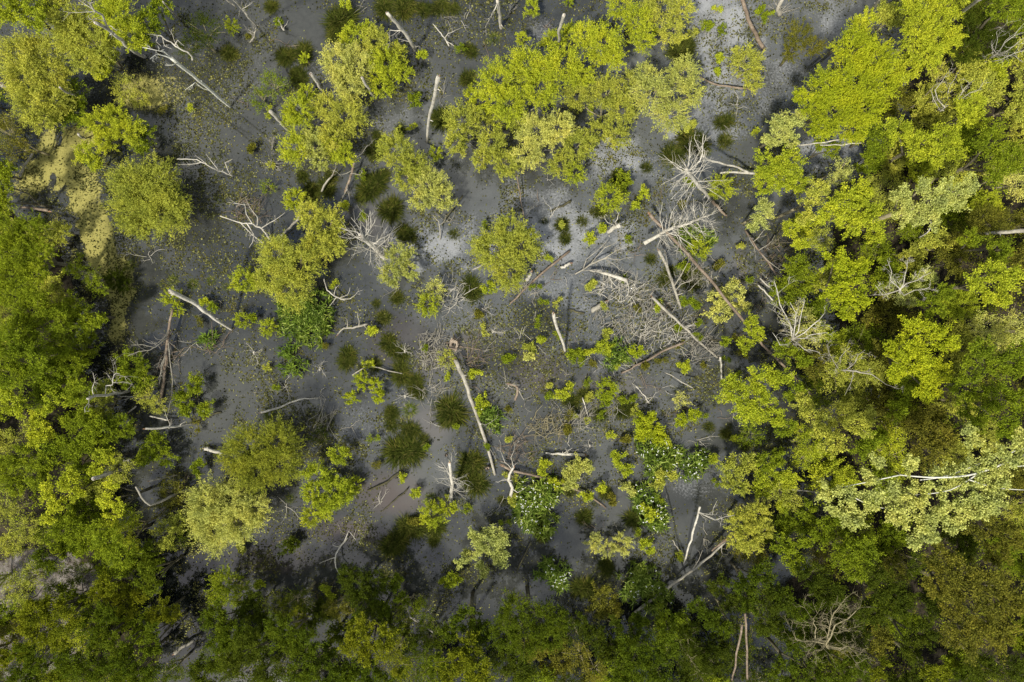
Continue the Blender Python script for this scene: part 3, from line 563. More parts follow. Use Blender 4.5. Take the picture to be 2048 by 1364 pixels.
pop = tree('poplar', 'silver', 10, '2030,900,42 1985,920,36 1990,975,34 1935,950,38 1945,1010,34 1890,960,36 1895,1020,34 1840,985,34 1850,1040,30 1790,985,30 1795,1030,30 1745,1000,28 1700,985,24 1705,1030,28 1660,985,22 1675,1020,20 1740,950,20 1755,925,14 1820,930,18 1945,880,18 1935,855,14 1830,1075,22 1860,1070,18 1905,1050,20 1995,1010,22',
     'long pale silvery poplar crown reaching in from the right edge', 1.15, twn=5, foot=(2330, 850))

# small sprouts on the open water
def sprouts():
    rng = np.random.default_rng(55); got = []
    while len(got) < 100:
        if rng.random() < .55: x, y = rng.normal(1250, 170), rng.normal(730, 140)
        else: x, y = rng.uniform(250, 1540), rng.uniform(10, 1130)
        r = rng.uniform(3.2, 7)
        if y > 1150 or y < 5 or x < left_edge(y)+60 or x > 1560: continue
        if any(math.hypot(x-a, y-b) < c*.9+r for a, b, c in LOBES) or any(math.hypot(x-a, y-b) < 26 for a, b in got): continue
        got.append((x, y)); tone = str(rng.choice(['lime', 'green', 'olive', 'brown', 'green']))
        tree('thin' if rng.random() < .75 else 'clump', tone, .6, f"{x:.0f},{y:.0f},{r*1.3:.0f} {x+rng.normal(0, 8):.0f},{y+rng.normal(0, 6):.0f},{r:.0f}", None, 1.3, 'small sprouts on the water', 2, 'marsh_sprout')
sprouts()

# auto filled understorey trees of the closed forest
def filler():
    rng = np.random.default_rng(99); got = []
    for _ in range(5000):
        x = rng.uniform(-40, 2090); y = rng.uniform(-30, 1395); r = rng.uniform(24, 42)
        inl = x < left_edge(y)+20; inr = x > right_edge(y)-120 + (60 if y < 450 else 0); inb = y > 1215 and 400 < x
        if not (inl or inr or inb): continue
        if inl and 960 < y < 1150 and x < 90: continue
        if any(math.hypot(x-a, y-b) < 0.50*(r+c) for a, b, c in LOBES): continue
        if any(math.hypot(x-a, y-b) < 0.80*(r+c) for a, b, c in got): continue
        got.append((x, y, r))
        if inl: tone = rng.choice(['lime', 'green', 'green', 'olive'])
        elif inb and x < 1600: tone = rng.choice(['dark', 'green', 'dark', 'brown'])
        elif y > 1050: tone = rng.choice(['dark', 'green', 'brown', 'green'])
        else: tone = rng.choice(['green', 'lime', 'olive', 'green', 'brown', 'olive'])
        kind = rng.choice(['clump', 'broad', 'clump', 'thin', 'willow'])
        a = rng.random()*6.28
        sp = f"{x:.0f},{y:.0f},{r:.0f} {x+r*.8*math.cos(a):.0f},{y+r*.8*math.sin(a):.0f},{r*.75:.0f} {x+r*.8*math.cos(a+2.2):.0f},{y+r*.8*math.sin(a+2.2):.0f},{r*.6:.0f}"
        tree(str(kind), str(tone), float(rng.uniform(2.0, 4.2)), sp, None, dens=1.6 if kind == 'thin' else 1.0)
filler()

# low undergrowth, nobody could count it
def undergrowth(name, label, mask, tone, n, seed):
    rng = np.random.default_rng(seed)
    x = rng.uniform(-40, 40, n); y = rng.uniform(-29, 29, n); qx = x*F/H+CX; qy = -y*F/H+CY
    d = mask(qx, qy)*sstep(.40, .56, fbm(qx, qy, 50, seed, 4))
    k = rng.random(n) < d; x, y = x[k], y[k]; m = 22; c = len(x)
    p = np.stack([x, y, .25+rng.random(c)*1.3], 1)[:, None, :] + rng.normal(0, .16, (c, m, 3)); p = p.reshape(-1, 3); p[:, 2] = np.maximum(p[:, 2], .06)
    nn = unit(rng.normal(0, .5, p.shape)+[0, 0, .8]); a = rng.normal(0, 1, p.shape); a[:, 2] *= .4
    s = rng.uniform(.07, .14, len(p)); V, Q = leaf_quads(p, a, nn, s, s*.6)
    tag(link(name, V, Q, TONE[tone]), label, 'undergrowth', kind='stuff')
undergrowth('undergrowth', 'low leafy undergrowth covering the left bank', lambda a, b: sstep(30, -10, a-left_edge(b))*(0.5+0.5*sstep(60, 160, a+(700-b).clip(0, 500))), 'green', 20000, 201)
undergrowth('undergrowth', 'low green undergrowth under the forest on the right', lambda a, b: sstep(-60, 40, a-right_edge(b)), 'green', 16000, 202)
undergrowth('undergrowth', 'brownish low scrub between the trees on the right', lambda a, b: sstep(-20, 60, a-right_edge(b)), 'brown', 16000, 203)
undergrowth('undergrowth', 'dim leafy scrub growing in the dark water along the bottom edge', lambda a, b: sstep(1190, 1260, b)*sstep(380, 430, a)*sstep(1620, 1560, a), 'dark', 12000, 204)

# ------------------------------------------------------------------ sedge tussocks, iris beds
def blades(rng, n, c, Lr, Wd, up, droop, spread=.15, segs=3):
    "arching blades from centre c"
    th = rng.random(n)*2*np.pi; o = np.stack([np.cos(th), np.sin(th), 0*th], 1)
    b0 = c + o*spread*rng.random((n, 1))**.6; ln = rng.uniform(Lr[0], Lr[1], n)[:, None]
    tilt = rng.uniform(.15, 1.0, n)[:, None]
    side = np.stack([-np.sin(th), np.cos(th), 0*th], 1) + rng.normal(0, .25, (n, 3)); side = unit(side)
    V = np.zeros((n, (segs+1)*2, 3))
    for k in range(segs+1):
        t = k/segs
        q = b0 + o*ln*tilt*t + np.array([0, 0, 1.0])*(ln*up*(1.15-tilt*.7))*(t - droop*t*t) + side*rng.normal(0, .03, (n, 1))*t
        wv = Wd*(1-t**1.6)*.5+.002
        V[:, 2*k] = q - side*wv; V[:, 2*k+1] = q + side*wv
    q = np.concatenate([np.array([[2*k, 2*k+1, 2*k+3, 2*k+2]]) for k in range(segs)])
    Q = (np.arange(n)[:, None, None]*(segs+1)*2 + q[None]).reshape(-1, 4)
    return V.reshape(-1, 3), Q
PROTO = []
for k in range(6):
    rng = np.random.default_rng(300+k)
    Vs, Qs, n = [], [], 0
    for c in range(1 + k % 3 + 2):
        ce_ = np.array([rng.normal(0, .22), rng.normal(0, .22), 0]); V, Q = blades(rng, 300, ce_, (.45, 1.0), .036, .75, .35, .16)
        Vs.append(V); Qs.append(Q+n); n += len(V)
    me_o = link('sedge_tussock', np.concatenate(Vs), np.concatenate(Qs), TONE['sedge'])
    PROTO.append([me_o, False])
PROTO2 = []
for k in range(3):
    rng = np.random.default_rng(330+k)
    V, Q = blades(rng, 420, np.zeros(3), (.45, .98), .032, .75, .35, .3)
    PROTO2.append([link('sedge_tussock', V, Q, TONE['sedge2']), False])
TUS = """455,100,18 570,115,20 603,102,19 595,155,19 680,35,30 678,60,22 770,10,22 800,8,24 848,15,15 880,8,18 905,12,14 940,98,14 936,155,18 877,240,23 800,258,12 748,300,20 752,270,12 745,370,27 765,345,14 787,422,25 808,466,18 907,467,12
650,375,18 620,385,18 600,352,14 796,597,14 750,607,9 765,635,15 943,578,23 690,718,20 720,735,11 752,728,14 775,688,17 800,708,18 800,748,22 830,770,19 838,790,14 786,826,15 780,852,13 820,862,19 845,878,12 810,905,34
905,820,34 890,835,18 940,930,25 950,970,26 820,1058,26 785,1090,26 868,1085,14 875,1052,21 1145,803,14 1170,790,15 1200,832,14 1250,822,17 1420,857,12 1452,872,12 1003,1003,9 1272,1040,23 1170,1180,24 1215,1140,17 1168,1035,18 1215,985,14
1125,450,14 1165,440,12 1088,440,9 1450,240,17 1455,280,17 1345,300,22 1385,280,26 1295,332,12 1362,100,24 1375,80,16 1130,475,13 540,12,14 1240,355,17 800,850,10 1462,855,9 590,140,12 630,200,10 1305,520,12 1385,555,22 1330,560,14 1060,1045,14 1085,1065,18 1140,990,11 1345,540,13 1200,420,14 1155,820,10 1495,895,12 1190,1010,8 865,1010,9 720,390,12 660,350,12""".split()
TUS2 = """435,397,10 340,560,11 380,567,12 417,560,10 447,572,10 200,410,10 818,820,16 1055,300,9 925,630,7 535,830,14 575,1000,10 320,570,8 1235,800,8 952,665,7 1418,300,10 500,575,8 722,410,9 860,1000,12 1130,795,9 255,528,12 1480,880,12 1340,330,10 1280,860,9 990,70,12 975,80,9 1560,330,8 1330,700,9 560,100,8 1000,545,8""".split()
rt_ = np.random.default_rng(17)
for specs, protos, look, grp in ((TUS, PROTO, 'dark sedge tussock', 'sedge tussocks in the water'), (TUS2, PROTO2, 'fresh green tuft', 'small green tufts in the water')):
    for i, s in enumerate(specs):
        x, y, r = map(float, s.split(','))
        pr = protos[i % len(protos)]
        if not pr[1]: o = pr[0]; pr[1] = True
        else:
            o = pr[0].copy(); sc.collection.objects.link(o)
        p = P(x, y, .35); o.location = (p[0], p[1], -.05); k = PX(r, .3)/.82; o.scale = (k*1.12, k*1.12, k*.85*rt_.uniform(.8, 1.1)); o.rotation_euler = (0, 0, rt_.random()*6.28)
        tag(o, None, 'grass tuft', grp); autolabel(o, ('large ' if r > 22 else 'small ' if r < 13 else '')+look, x, y)

petal, pnt, pout = new_mat('white_petal'); pb = pnt.nodes.new('ShaderNodeBsdfDiffuse'); pb.inputs['Color'].default_value = (.78, .78, .74, 1); pnt.links.new(pb.outputs[0], pout.inputs['Surface'])
def iris(spec, label, flowers=0, tone='blade', dens=1.0, cat='marsh plant'):
    rng = np.random.default_rng(hash_(spec))
    L_ = [tuple(float(v) for v in s.split(',')) for s in spec.split()]
    base = P(L_[0][0], L_[0][1], .4); base[2] = 0
    rt = root('marsh_iris', base); Vs, Qs, n = [], [], 0; FP = []
    for x, y, r in L_:
        c = P(x, y, .7); R = PX(r, .5)*1.14; m = max(3, int(R*R*3.1*19*dens))
        for j in range(m):
            a = rng.random()*6.28; q = R*math.sqrt(rng.random())*(.95+.12*math.sin(3*a)+.08*math.sin(5*a+2))
            pc = np.array([c[0]+q*math.cos(a), c[1]+q*math.sin(a), .12+.7*(1-(q/R)**2)*min(1, R)])
            V, Q = blades(rng, 9, pc-base, (.26, .50), .068, .9, .30, .03, 2); Vs.append(V); Qs.append(Q+n); n += len(V)
            if rng.random() < flowers*.9*(math.sin(pc[0]*5)*math.sin(pc[1]*4) > -.25): FP.append(pc+[rng.normal(0, .06), rng.normal(0, .06), .42])
    link('leaf_blade', np.concatenate(Vs), np.concatenate(Qs), TONE[tone], rt)
    if FP:
        FP = np.repeat(np.array(FP), 3, 0); k = len(FP); a = rng.normal(0, 1, (k, 3)); a[:, 2] *= .3; a = unit(a)
        V, Q = leaf_quads(FP+a*.035, a, unit(rng.normal(0, .3, (k, 3))+[0, 0, 1]), np.full(k, .048), np.full(k, .032))
        b = link('blossom', V-base, Q, petal, rt); b['label'] = 'small white blossoms'; 
    tag(rt, label, cat, 'spiky dark green marsh plant beds')
iris('590,645,38 625,615,34 620,655,34 640,635,26 580,620,26', 'large dark green iris bed without flowers at centre left')
iris('1070,1000,40 1090,985,30 1060,1030,32 1085,1050,28 1045,1010,20', 'largest white flowered dark bed, at bottom centre', .42)
iris('1305,895,30 1325,920,32 1315,945,22 1345,905,18 1290,880,16', 'white flowered dark bed under the yellow leafy top', .4)
iris('1390,925,26 1375,945,18 1400,945,14', 'round white flowered bed right of the yellow topped one', .5)
iris('1290,995,24 1310,1035,28 1325,1045,18 1280,1010,14', 'white flowered bed with a lime sprout in its middle', .4)
iris('1110,1148,26 1120,1165,20 1100,1135,16', 'flowered dark bed at the end of the narrow log, below the largest bed', .3)
iris('1275,1170,32 1300,1165,24 1325,1195,22 1265,1190,22 1285,1145,18 1310,1215,18', 'dark iris bed beside the lower end of the long diagonal log', .08)
iris('975,830,22 990,845,18', 'bluish green iris clump touching the long brown log', .05)
iris('1385,470,24 1410,475,22 1365,485,14', 'dark iris bed shaded by the bleached windthrown tree')
iris('1235,700,20 1225,720,18 1250,715,14', 'iris clump between two small lime shrubs right of centre')
iris('1355,1245,22 1375,1255,16', 'dim iris clump in shade at the bottom'); iris('407,680,16 420,672,8', 'small spiky green clump below the curved pale snag at left', tone='fresh')
iris('565,705,11 578,712,12', 'fresh green rosette pair below the large iris bed', tone='fresh'); iris('583,735,11 600,728,10 590,748,8', 'fresh green rosette trio under the rosette pair', tone='fresh')
iris('560,737,9', 'single fresh green rosette left of the rosette trio', tone='fresh'); iris('582,690,9', 'small fresh rosette above the rosette pair', tone='fresh')
iris('1095,1135,14 1080,1155,12', 'pale green rosette beside the bottom flowered bed', tone='fresh')

# ------------------------------------------------------------------ dead wood
def path(pts, n=None):
    "photo points (x, y, z) -> smooth world polyline"
    w_ = np.array([P(*p) for p in pts]); 
    if len(w_) == 2:
        w_ = np.stack([w_[0], w_[0]*.5+w_[1]*.5, w_[1]])
    t = np.linspace(0, len(w_)-1, n or (len(w_)-1)*4+1); i = np.clip(t.astype(int), 0, len(w_)-2); f = (t-i)[:, None]
    p0 = w_[np.maximum(i-1, 0)]; p1 = w_[i]; p2 = w_[i+1]; p3 = w_[np.minimum(i+2, len(w_)-1)]
    return .5*((2*p1)+(-p0+p2)*f+(2*p0-5*p1+4*p2-p3)*f*f+(-p0+3*p1-3*p2+p3)*f**3)
def grow(buf, p, d, ln, r, depth, rng, up=0.05, wob=.22, kids=3, spread=.75):
    n = 5 if depth else 4; q = [np.array(p)]; dd = unit(np.array(d)); 
    for k in range(n):
        dd = unit(dd + rng.normal(0, wob, 3) + [0, 0, up]); nx_ = q[-1]+dd*ln/n; nx_[2] = max(nx_[2], .03); q.append(nx_)
    q = np.array(q); rr = np.linspace(r, r*.35 if depth else r*.2, n+1)
    buf.tube(q, rr, 5 if r > .03 else 4, rng, .1, cap=r > .03 and False)
    if depth > 0:
        for k in range(kids):
            t = rng.uniform(.3, .95); i = int(t*n); s = q[i]; ax = unit(q[min(i+1, n)]-q[max(i-1, 0)])
            sd_ = rng.normal(0, 1, 3); sd_ -= ax*np.dot(sd_, ax); sd_ = unit(sd_)
            grow(buf, s, ax*(1-spread*.35)+sd_*spread, ln*rng.uniform(.35, .6), max(rr[i]*.6, .006), depth-1, rng, up, wob, kids, spread)
def auto_h(top, base):
    a = math.hypot(top[0]-CX, top[1]-CY); b = math.hypot(base[0]-CX, base[1]-CY)
    return min(13, max(1.2, H*(1-b/a)))
def wood(name, pts, w0, w1, mat, label, cat='dead tree', arms=(), whorl=None, rough=.16, heart=True, group=None, jag=.12, depth=1, stubs=2):
    """a trunk along photo points (last = thick or broken end), bare arms [(frac,(x,y,z),w), ...], whorl (n, length, f0, f1, radius, up)"""
    rng = np.random.default_rng(hash_(label)); q = path(pts); n = len(q)
    ws = .82*np.linspace(w0, w1, n)*np.array([(H-z)/F for z in q[:, 2]])*.5
    base = q[0].copy(); base[2] = 0; rt = root(name, base)
    tt_ = np.linspace(0, 1, n)[:, None]; Lq = min(4.5, np.linalg.norm(q[-1]-q[0]))
    q2 = q + rng.normal(0, .025, q.shape)*np.sin(np.pi*tt_) + rng.normal(0, .009, 3)*Lq*np.sin(np.pi*tt_) + rng.normal(0, .005, 3)*Lq*np.sin(2*np.pi*tt_)
    b = Buf(); b.tube(q2, ws, 8, rng, rough, jag=jag*ws[-1]/.12); 
    for _ in range(stubs):
        i = rng.integers(1, n-1); sd_ = unit(rng.normal(0, 1, 3)); b.tube(np.stack([q[i], q[i]+sd_*ws[i]*2.4]), [ws[i]*.45, ws[i]*.2], 4, rng, .2)
    trunk_o = b.make('trunk', BARK[mat], rt, base)
    if heart:
        d = unit(q[-1]-q[-2]); e = Buf(); s = q2[-1]
        for k in range(5):
            o = rng.normal(0, ws[-1]*.35, 3); e.tube(np.stack([s+o-d*.05, s+o+d*rng.uniform(.05, .28)*(.5+ws[-1]*2)]), [ws[-1]*.38, ws[-1]*.08], 4, rng, .3)
        e.make('splintered_end', BARK['heart'], trunk_o, base)
    for f, tgt, wd in arms:
        i = f*(n-1); i0 = min(int(i), n-2); s = q[i0]*(1-(i-i0))+q[i0+1]*(i-i0)
        tp = [P(*t) for t in (tgt if isinstance(tgt[0], (tuple, list)) else [tgt])]
        b = Buf(); cur = [s]
        for t in tp:
            cur += [(cur[-1]*.5+t*.5)+rng.normal(0, .07, 3)*min(1.5, np.linalg.norm(t-cur[-1])), t]
        cur = np.array(cur); r0 = PX(wd)*.33; rr = np.linspace(r0, r0*.3, len(cur)); b.tube(cur, rr, 6, rng, .15, cap=False)
        L0 = np.linalg.norm(cur[-1]-cur[0])
        for k in range(int(2+L0*1.6)):
            i = rng.integers(1, len(cur)); ax = unit(cur[i]-cur[i-1]); sd_ = rng.normal(0, 1, 3); sd_[2] *= .5; sd_ = unit(sd_)
            t = rng.random(); grow(b, cur[i-1]*(1-t)+cur[i]*t, ax*.7+sd_*.6, L0*rng.uniform(.15, .34), max(.006, rr[i]*.5), depth, rng)
        b.make('branch', BARK[mat if mat != 'brown' else 'grey'], rt, base)
    if whorl:
        m, ln, f0, f1, rad_, up = whorl[:6]; m = int(m*1.35); rad_ *= .78; outw = whorl[6] if len(whorl) > 6 else .3
        for k in range(m):
            f = f0+(f1-f0)*(k+rng.random()*.8)/m; i = f*(n-1); i0 = min(int(i), n-2); s = q[i0]*(1-(i-i0))+q[i0+1]*(i-i0); ax = unit(q[i0+1]-q[i0])
            sd_ = rng.normal(0, 1, 3); sd_ -= ax*np.dot(sd_, ax); sd_ = unit(sd_); b = Buf()
            if s[2] < .8 and sd_[2] < 0: sd_[2] *= -1
            grow(b, s, sd_+ax*outw, ln*rng.uniform(.6, 1.15), rad_*rng.uniform(.7, 1.2), depth, rng, up, .2, 5, .65); b.make('branch', BARK[mat if mat != 'brown' else 'grey'], rt, base)
    tag(rt, label, cat, group); return rt
def snag(top, base, w0, w1, mat, label, mids=(), h=None, **k):
    h = h or auto_h(top, base); 
    pts = [(base[0], base[1], -.25)] + [(mx_, my_, h*(i+1)/(len(mids)+1)) for i, (mx_, my_) in enumerate(mids)] + [(top[0], top[1], h)]
    return wood('dead_snag', pts, w0, w1, mat, label, group='standing dead snags', **k)
def log(pts, w0, w1, mat, label, **k):
    k.setdefault('cat', 'log')
    return wood('fallen_log', pts, w0, w1, mat, label, group='fallen logs', **k)

snag((5, 170), (78, 192), 9, 12, 'grey', 'broken grey snag poking from the olive willow on the upper left edge')
snag((190, 45), (292, 115), 9, 7, 'pale', 'forked grey dead tree leaning over the top left bushes', mids=((262, 98), (225, 65)), h=9, arms=[(.72, ((205, 30, 9), (180, 8, 10), (170, 3, 10.5)), 6)])
snag((345, 118), (464, 217), 6, 9, 'white', 'long pale dead pole slanting through the water at top left', mids=((430, 185), (388, 152)), h=8, arms=[(1, ((322, 110, 8.5), (300, 118, 9)), 4), (.95, ((310, 100, 9), (285, 95, 9)), 3), (.35, ((390, 165, 4), (370, 180, 4)), 2.5), (.9, ((345, 130, 8), (330, 130, 8)), 2.5)], heart=False)
wood('bare_branch', [(385, 120, 2.0), (382, 108, 2.6), (350, 90, 3.2), (320, 72, 3.5), (295, 68, 3.8)], 5, 2, 'pale', 'tangle of bleached crooked limbs left of the dark thicket at top left', cat='branch', arms=[(.5, ((355, 80, 3.4), (368, 92, 3)), 3), (.7, ((330, 92, 3), (345, 98, 2.8)), 3), (.8, ((312, 82, 3.4), (322, 92, 3.2)), 2.5), (.45, ((345, 68, 3.6), (338, 58, 4)), 2)], heart=False)
snag((458, -8), (516, 52), 7, 6, 'pale', 'thin grey pole cut by the top edge, left of centre', h=7, arms=[(.6, (505, 5, 6), 2.5)])
wood('bare_branch', [(450, -5, 5), (470, 12, 4)], 6, 4, 'grey', 'short grey limb at the top edge beside the thin grey pole', cat='branch')
snag((326, 3), (362, 40), 5, 4, 'grey', 'slim pole ending in the dark green clump at top left', h=7, heart=False)
snag((775, 27), (830, 103), 9, 8, 'pale', 'bleached bent snag right of the top centre lime bush', mids=((822, 82), (800, 55)), arms=[(.3, (798, 78, 2), 2.5), (.15, (838, 92, 1), 2), (.6, ((780, 60, 3), (776, 75, 1)), 3)])
snag((995, 0), (1003, 60), 8, 8, 'pale', 'short bleached snag at the top edge above a sedge tussock', arms=[(.9, ((985, 30, 3), (970, 55, .3)), 3)])
snag((1128, 30), (1117, 102), 6, 8, 'pale', 'split white snag rising out of the lime shrub at top centre', mids=((1118, 75), (1120, 52)), h=6)
snag((876, 155), (854, 288), 5, 11, 'pale', 'tallest pale straight snag standing in open water near the top', mids=((860, 240), (868, 200)), h=9)
snag((622, 148), (652, 195), 6, 8, 'pale', 'pale pointed snag above the lime bushes at upper left centre')
snag((624, 185), (639, 201), 6, 4, 'pale', 'short pale spike left below the pale pointed snag', h=1.5)
snag((542, 224), (577, 260), 8, 9, 'pale', 'short thick pale snag left of the twin lime bushes')
snag((724, 155), (750, 196), 8, 6, 'pale', 'pale snag standing between the two bushes at top centre', arms=[(.1, (742, 206, .3), 2.5)])
log([(1480, -15, 2.2), (1492, 25, 1.6), (1510, 65, .7), (1528, 97, .1)], 9, 10, 'brown', 'thick brown pole slanting down from the top edge into pale scum', heart=False, arms=[(.9, (1532, 80, .2), 3)])
snag((1760, -5), (1733, 32), 7, 7, 'grey', 'grey pole end under the top edge left of the vivid lime tree', h=7, heart=False)
snag((1963, -3), (1895, 46), 7, 8, 'grey', 'grey leaning trunk crossing the top right corner', h=11, heart=False)
log([(1925, 105, 3), (1960, 145, 2), (2015, 200, .5)], 5, 6, 'brown', 'thin brown pole in the dark gap at top right', heart=False)
snag((342, 583), (468, 662), 5, 11, 'pale', 'thick curved bleached snag standing alone at left', mids=((430, 636), (385, 605)), h=5.5, arms=[(.02, (478, 668, .2), 2)])
log([(345, 618, .9), (338, 670, .6), (331, 720, .4), (322, 800, .1)], 6, 7, 'brown', 'brown rotten trunk lying upright in the picture below the curved snag', arms=[(.35, ((310, 695, 1.5), (262, 690, 1.8)), 3), (.3, ((300, 700, 1.6), (255, 712, 1.8)), 3), (.25, ((312, 688, 1.4), (285, 678, 2)), 3), (.6, ((322, 745, .7), (310, 770, .4)), 3), (.4, ((345, 760, .5), (335, 830, .3)), 3), (.5, ((318, 770, .5), (300, 760, .3)), 2.5)])
snag((292, 857), (388, 846), 5, 5, 'pale', 'pale twiggy snag leaning left over water at left', mids=((350, 853),), h=2.6, arms=[(.6, ((340, 848, 1.6), (328, 815, 1.4)), 3), (.4, ((362, 848, 1), (372, 843, .9)), 3)])
log([(385, 848, .15), (410, 838, .12), (442, 824, .05)], 6, 4, 'dark', 'dark half sunk log continuing the pale twiggy snag', heart=False)
wood('bare_branch', [(300, 832, .4), (335, 840, .5)], 3, 4, 'pale', 'short pale stick just above the pale twiggy snag', cat='branch')
snag((187, 957), (256, 935), 8, 9, 'pale', 'pale cut pole pointing left over the dark bank edge', h=4.5, arms=[(.25, ((248, 925, 2), (248, 918, 2.5)), 2)])
snag((272, 974), (380, 978), 7, 4, 'grey', 'elbow shaped grey limb bent over the dark water at lower left', mids=((340, 992), (302, 1009)), h=4, heart=False)
snag((300, 962), (360, 948), 4, 5, 'grey', 'thin grey stick above the elbow shaped limb', h=2)
snag((176, 797), (262, 780), 7, 6, 'pale', 'white forked snag reaching over the left bank edge', mids=((215, 787),), h=5, arms=[(.55, ((225, 770, 5), (228, 750, 5.5), (240, 748, 6)), 3), (.8, ((185, 775, 5), (186, 745, 6)), 3), (.85, ((178, 805, 5), (170, 825, 5.5)), 3)], heart=False)
wood('bare_branch', [(268, 794, .5), (240, 793, .6)], 3, 2, 'pale', 'pair of thin pale sticks below the white forked snag', cat='branch', arms=[(.2, (245, 800, .6), 2)])
wood('bare_branch', [(272, 812, .3), (258, 824, .5)], 4, 3, 'pale', 'small bent stick in dark water below the sticks pair', cat='branch')
snag((1107, 628), (1131, 706), 6, 8, 'pale', 'straight white snag in the dark clear pool at the centre', h=3.5)
log([(990, 950, .1), (975, 890, .3), (950, 820, .5), (930, 765, .7), (912, 722, .9)], 6, 11, 'grey', 'long scaly log running down from the cut stump at centre', arms=[(.25, ((995, 925, .3), (990, 905, .3)), 2), (.4, ((970, 850, .8), (995, 835, 1)), 2)])
snag((899, 926), (903, 1000), 9, 7, 'pale', 'dead tree with star of white twigs beside the large lower tussock', h=3.2, mids=((903, 965),), whorl=(15, 1.15, .25, .85, .022, .02))
snag((722, 472), (772, 520), 13, 10, 'pale', 'bleached dead tree with many curling side branches left of centre', h=3.4, whorl=(24, 1.65, .1, .97, .034, .03, .35), mids=((745, 492),), jag=.3)
snag((1372, 338), (1422, 402), 8, 9, 'pale', 'bleached radial crown of a dead tree at right of centre', h=5, whorl=(26, 1.6, .55, 1.0, .028, .0, .15), heart=False, arms=[(.9, ((1400, 322, 5), (1405, 285, 5.5), (1408, 268, 6)), 4)])
wood('bare_branch', [(1500, 346, .8), (1465, 333, 1.6), (1425, 322, 2.6), (1405, 312, 3.2)], 5, 4, 'pale', 'bleached curved bough right above the radial crown', cat='branch', arms=[(.9, ((1402, 295, 4), (1412, 270, 4.5)), 4), (1, ((1390, 315, 4), (1375, 325, 4)), 3), (.95, ((1395, 290, 4), (1390, 268, 4.4)), 3)], heart=False)
log([(1440, 346, 1.0), (1470, 344, 1.0), (1510, 347, .8)], 4, 6, 'pale', 'short white log pointing into the forest right of the radial crown', heart=False)
log([(1424, 402, .4), (1450, 430, .2)], 8, 5, 'brown', 'brown trunk piece below right of the radial crown')
log([(1625, 792, .4), (1590, 752, 1.4), (1530, 690, 2.0), (1465, 612, 2.2), (1400, 535, 1.6), (1345, 476, .9), (1300, 430, 1.2)], 5, 9, 'brown', 'very long brown trunk lying diagonally across the right half', rough=.2, arms=[(.02, ((1630, 788, .6), (1632, 775, .5)), 3)])
log([(1288, 487, 1.6), (1330, 462, 2.0), (1375, 447, 2.6), (1418, 430, 3.0)], 10, 5, 'pale', 'thick bleached windthrown trunk bristling with white branches at right', cat='dead tree', whorl=(34, 1.5, .22, .95, .030, .05, .35), heart=False)
log([(1362, 617, .1), (1345, 570, .6), (1332, 530, .9), (1318, 502, 1.2)], 6, 8, 'grey', 'mossy grey leaning trunk below the windthrown tree', arms=[(.25, ((1385, 560, 1.6), (1400, 525, 2)), 3), (.2, ((1380, 580, 1.3), (1405, 555, 1.8)), 3), (.3, ((1365, 545, 1.4), (1378, 505, 2)), 3), (.35, ((1335, 530, 1.5), (1330, 500, 2)), 2.5)])
log([(1435, 715, .1), (1400, 685, .3), (1350, 640, .5), (1305, 595, .7)], 5, 7, 'grey', 'pale diagonal log with fine twigs at its lower end, right of the cut stub', whorl=(12, .9, .03, .4, .014, .02), heart=True)
log([(1370, 684, .5), (1320, 705, .4), (1270, 732, .2), (1245, 745, .05)], 6, 4, 'brown', 'thin tan log slanting to lower left from the twiggy log')
snag((1440, 715), (1446, 772), 3, 5, 'pale', 'thin upright white stick left of the clumpy lime alder', h=3.5)
snag((1400, 1014), (1366, 1132), 4, 5, 'pale', 'thin bleached leaning pole over dark water at lower right', mids=((1380, 1090), (1394, 1045)), h=5, heart=False, arms=[(.85, ((1430, 1040, 5), (1470, 1030, 5.5)), 3), (.86, ((1425, 1030, 5), (1435, 1000, 6)), 2)])
log([(1270, 1225, .2), (1330, 1180, .4), (1370, 1150, .5), (1410, 1118, .7), (1450, 1085, .9)], 8, 5, 'grey', 'long tan diagonal log at the bottom right of the pool', heart=False, arms=[(.6, (1405, 1100, 1), 3), (.95, ((1445, 1110, .8), (1432, 1140, .6)), 3)])
log([(1424, 1102, .6), (1452, 1080, .9)], 6, 7, 'brown', 'short red brown log just above the end of the long tan log')
log([(1212, 1016, .05), (1165, 985, .3), (1100, 958, .4), (1030, 940, .5), (1005, 930, .6)], 4, 7, 'brown', 'narrow brown log between the flowered bed and pale shrub')
log([(1090, 906, .2), (1125, 908, .25), (1168, 910, .2)], 4, 8, 'pale', 'short whitish curved log above the pale clumpy bush', arms=[(.6, (1130, 895, .6), 2), (.5, (1145, 896, .6), 2)])
log([(638, 796, .1), (600, 800, .3), (560, 815, .4), (523, 825, .4)], 3, 6, 'pale', 'slim pale log with forked tip left of the yellow olive tree', arms=[(.02, (618, 796, .5), 2)])
log([(1183, 621, .15), (1212, 606, .3)], 12, 11, 'grey', 'thick pale log stub with orange cut end at the centre right', stubs=0)
wood('root_tangle', [(1030, 800, .1), (1035, 775, .4), (1018, 768, .6)], 6, 5, 'brown', 'reddish root lump with white tip right of the long scaly log', cat='root', arms=[(1, ((1012, 778, .3), (1005, 770, .2)), 3), (.5, ((1042, 790, .2), (1048, 800, .1)), 4), (1, (1040, 770, .5), 3)])
log([(445, 908, .4), (428, 902, .5), (411, 898, .35)], 7, 8, 'pale', 'splintered orange ended log tip left of the streaky willow')
snag((1490, 1228), (1494, 1400), 5, 5, 'brown', 'right one of two tan trunks rising to the bottom edge', h=7, heart=False); snag((1484, 1250), (1460, 1400), 4, 5, 'brown', 'left one of two tan trunks rising to the bottom edge', h=7, heart=False)
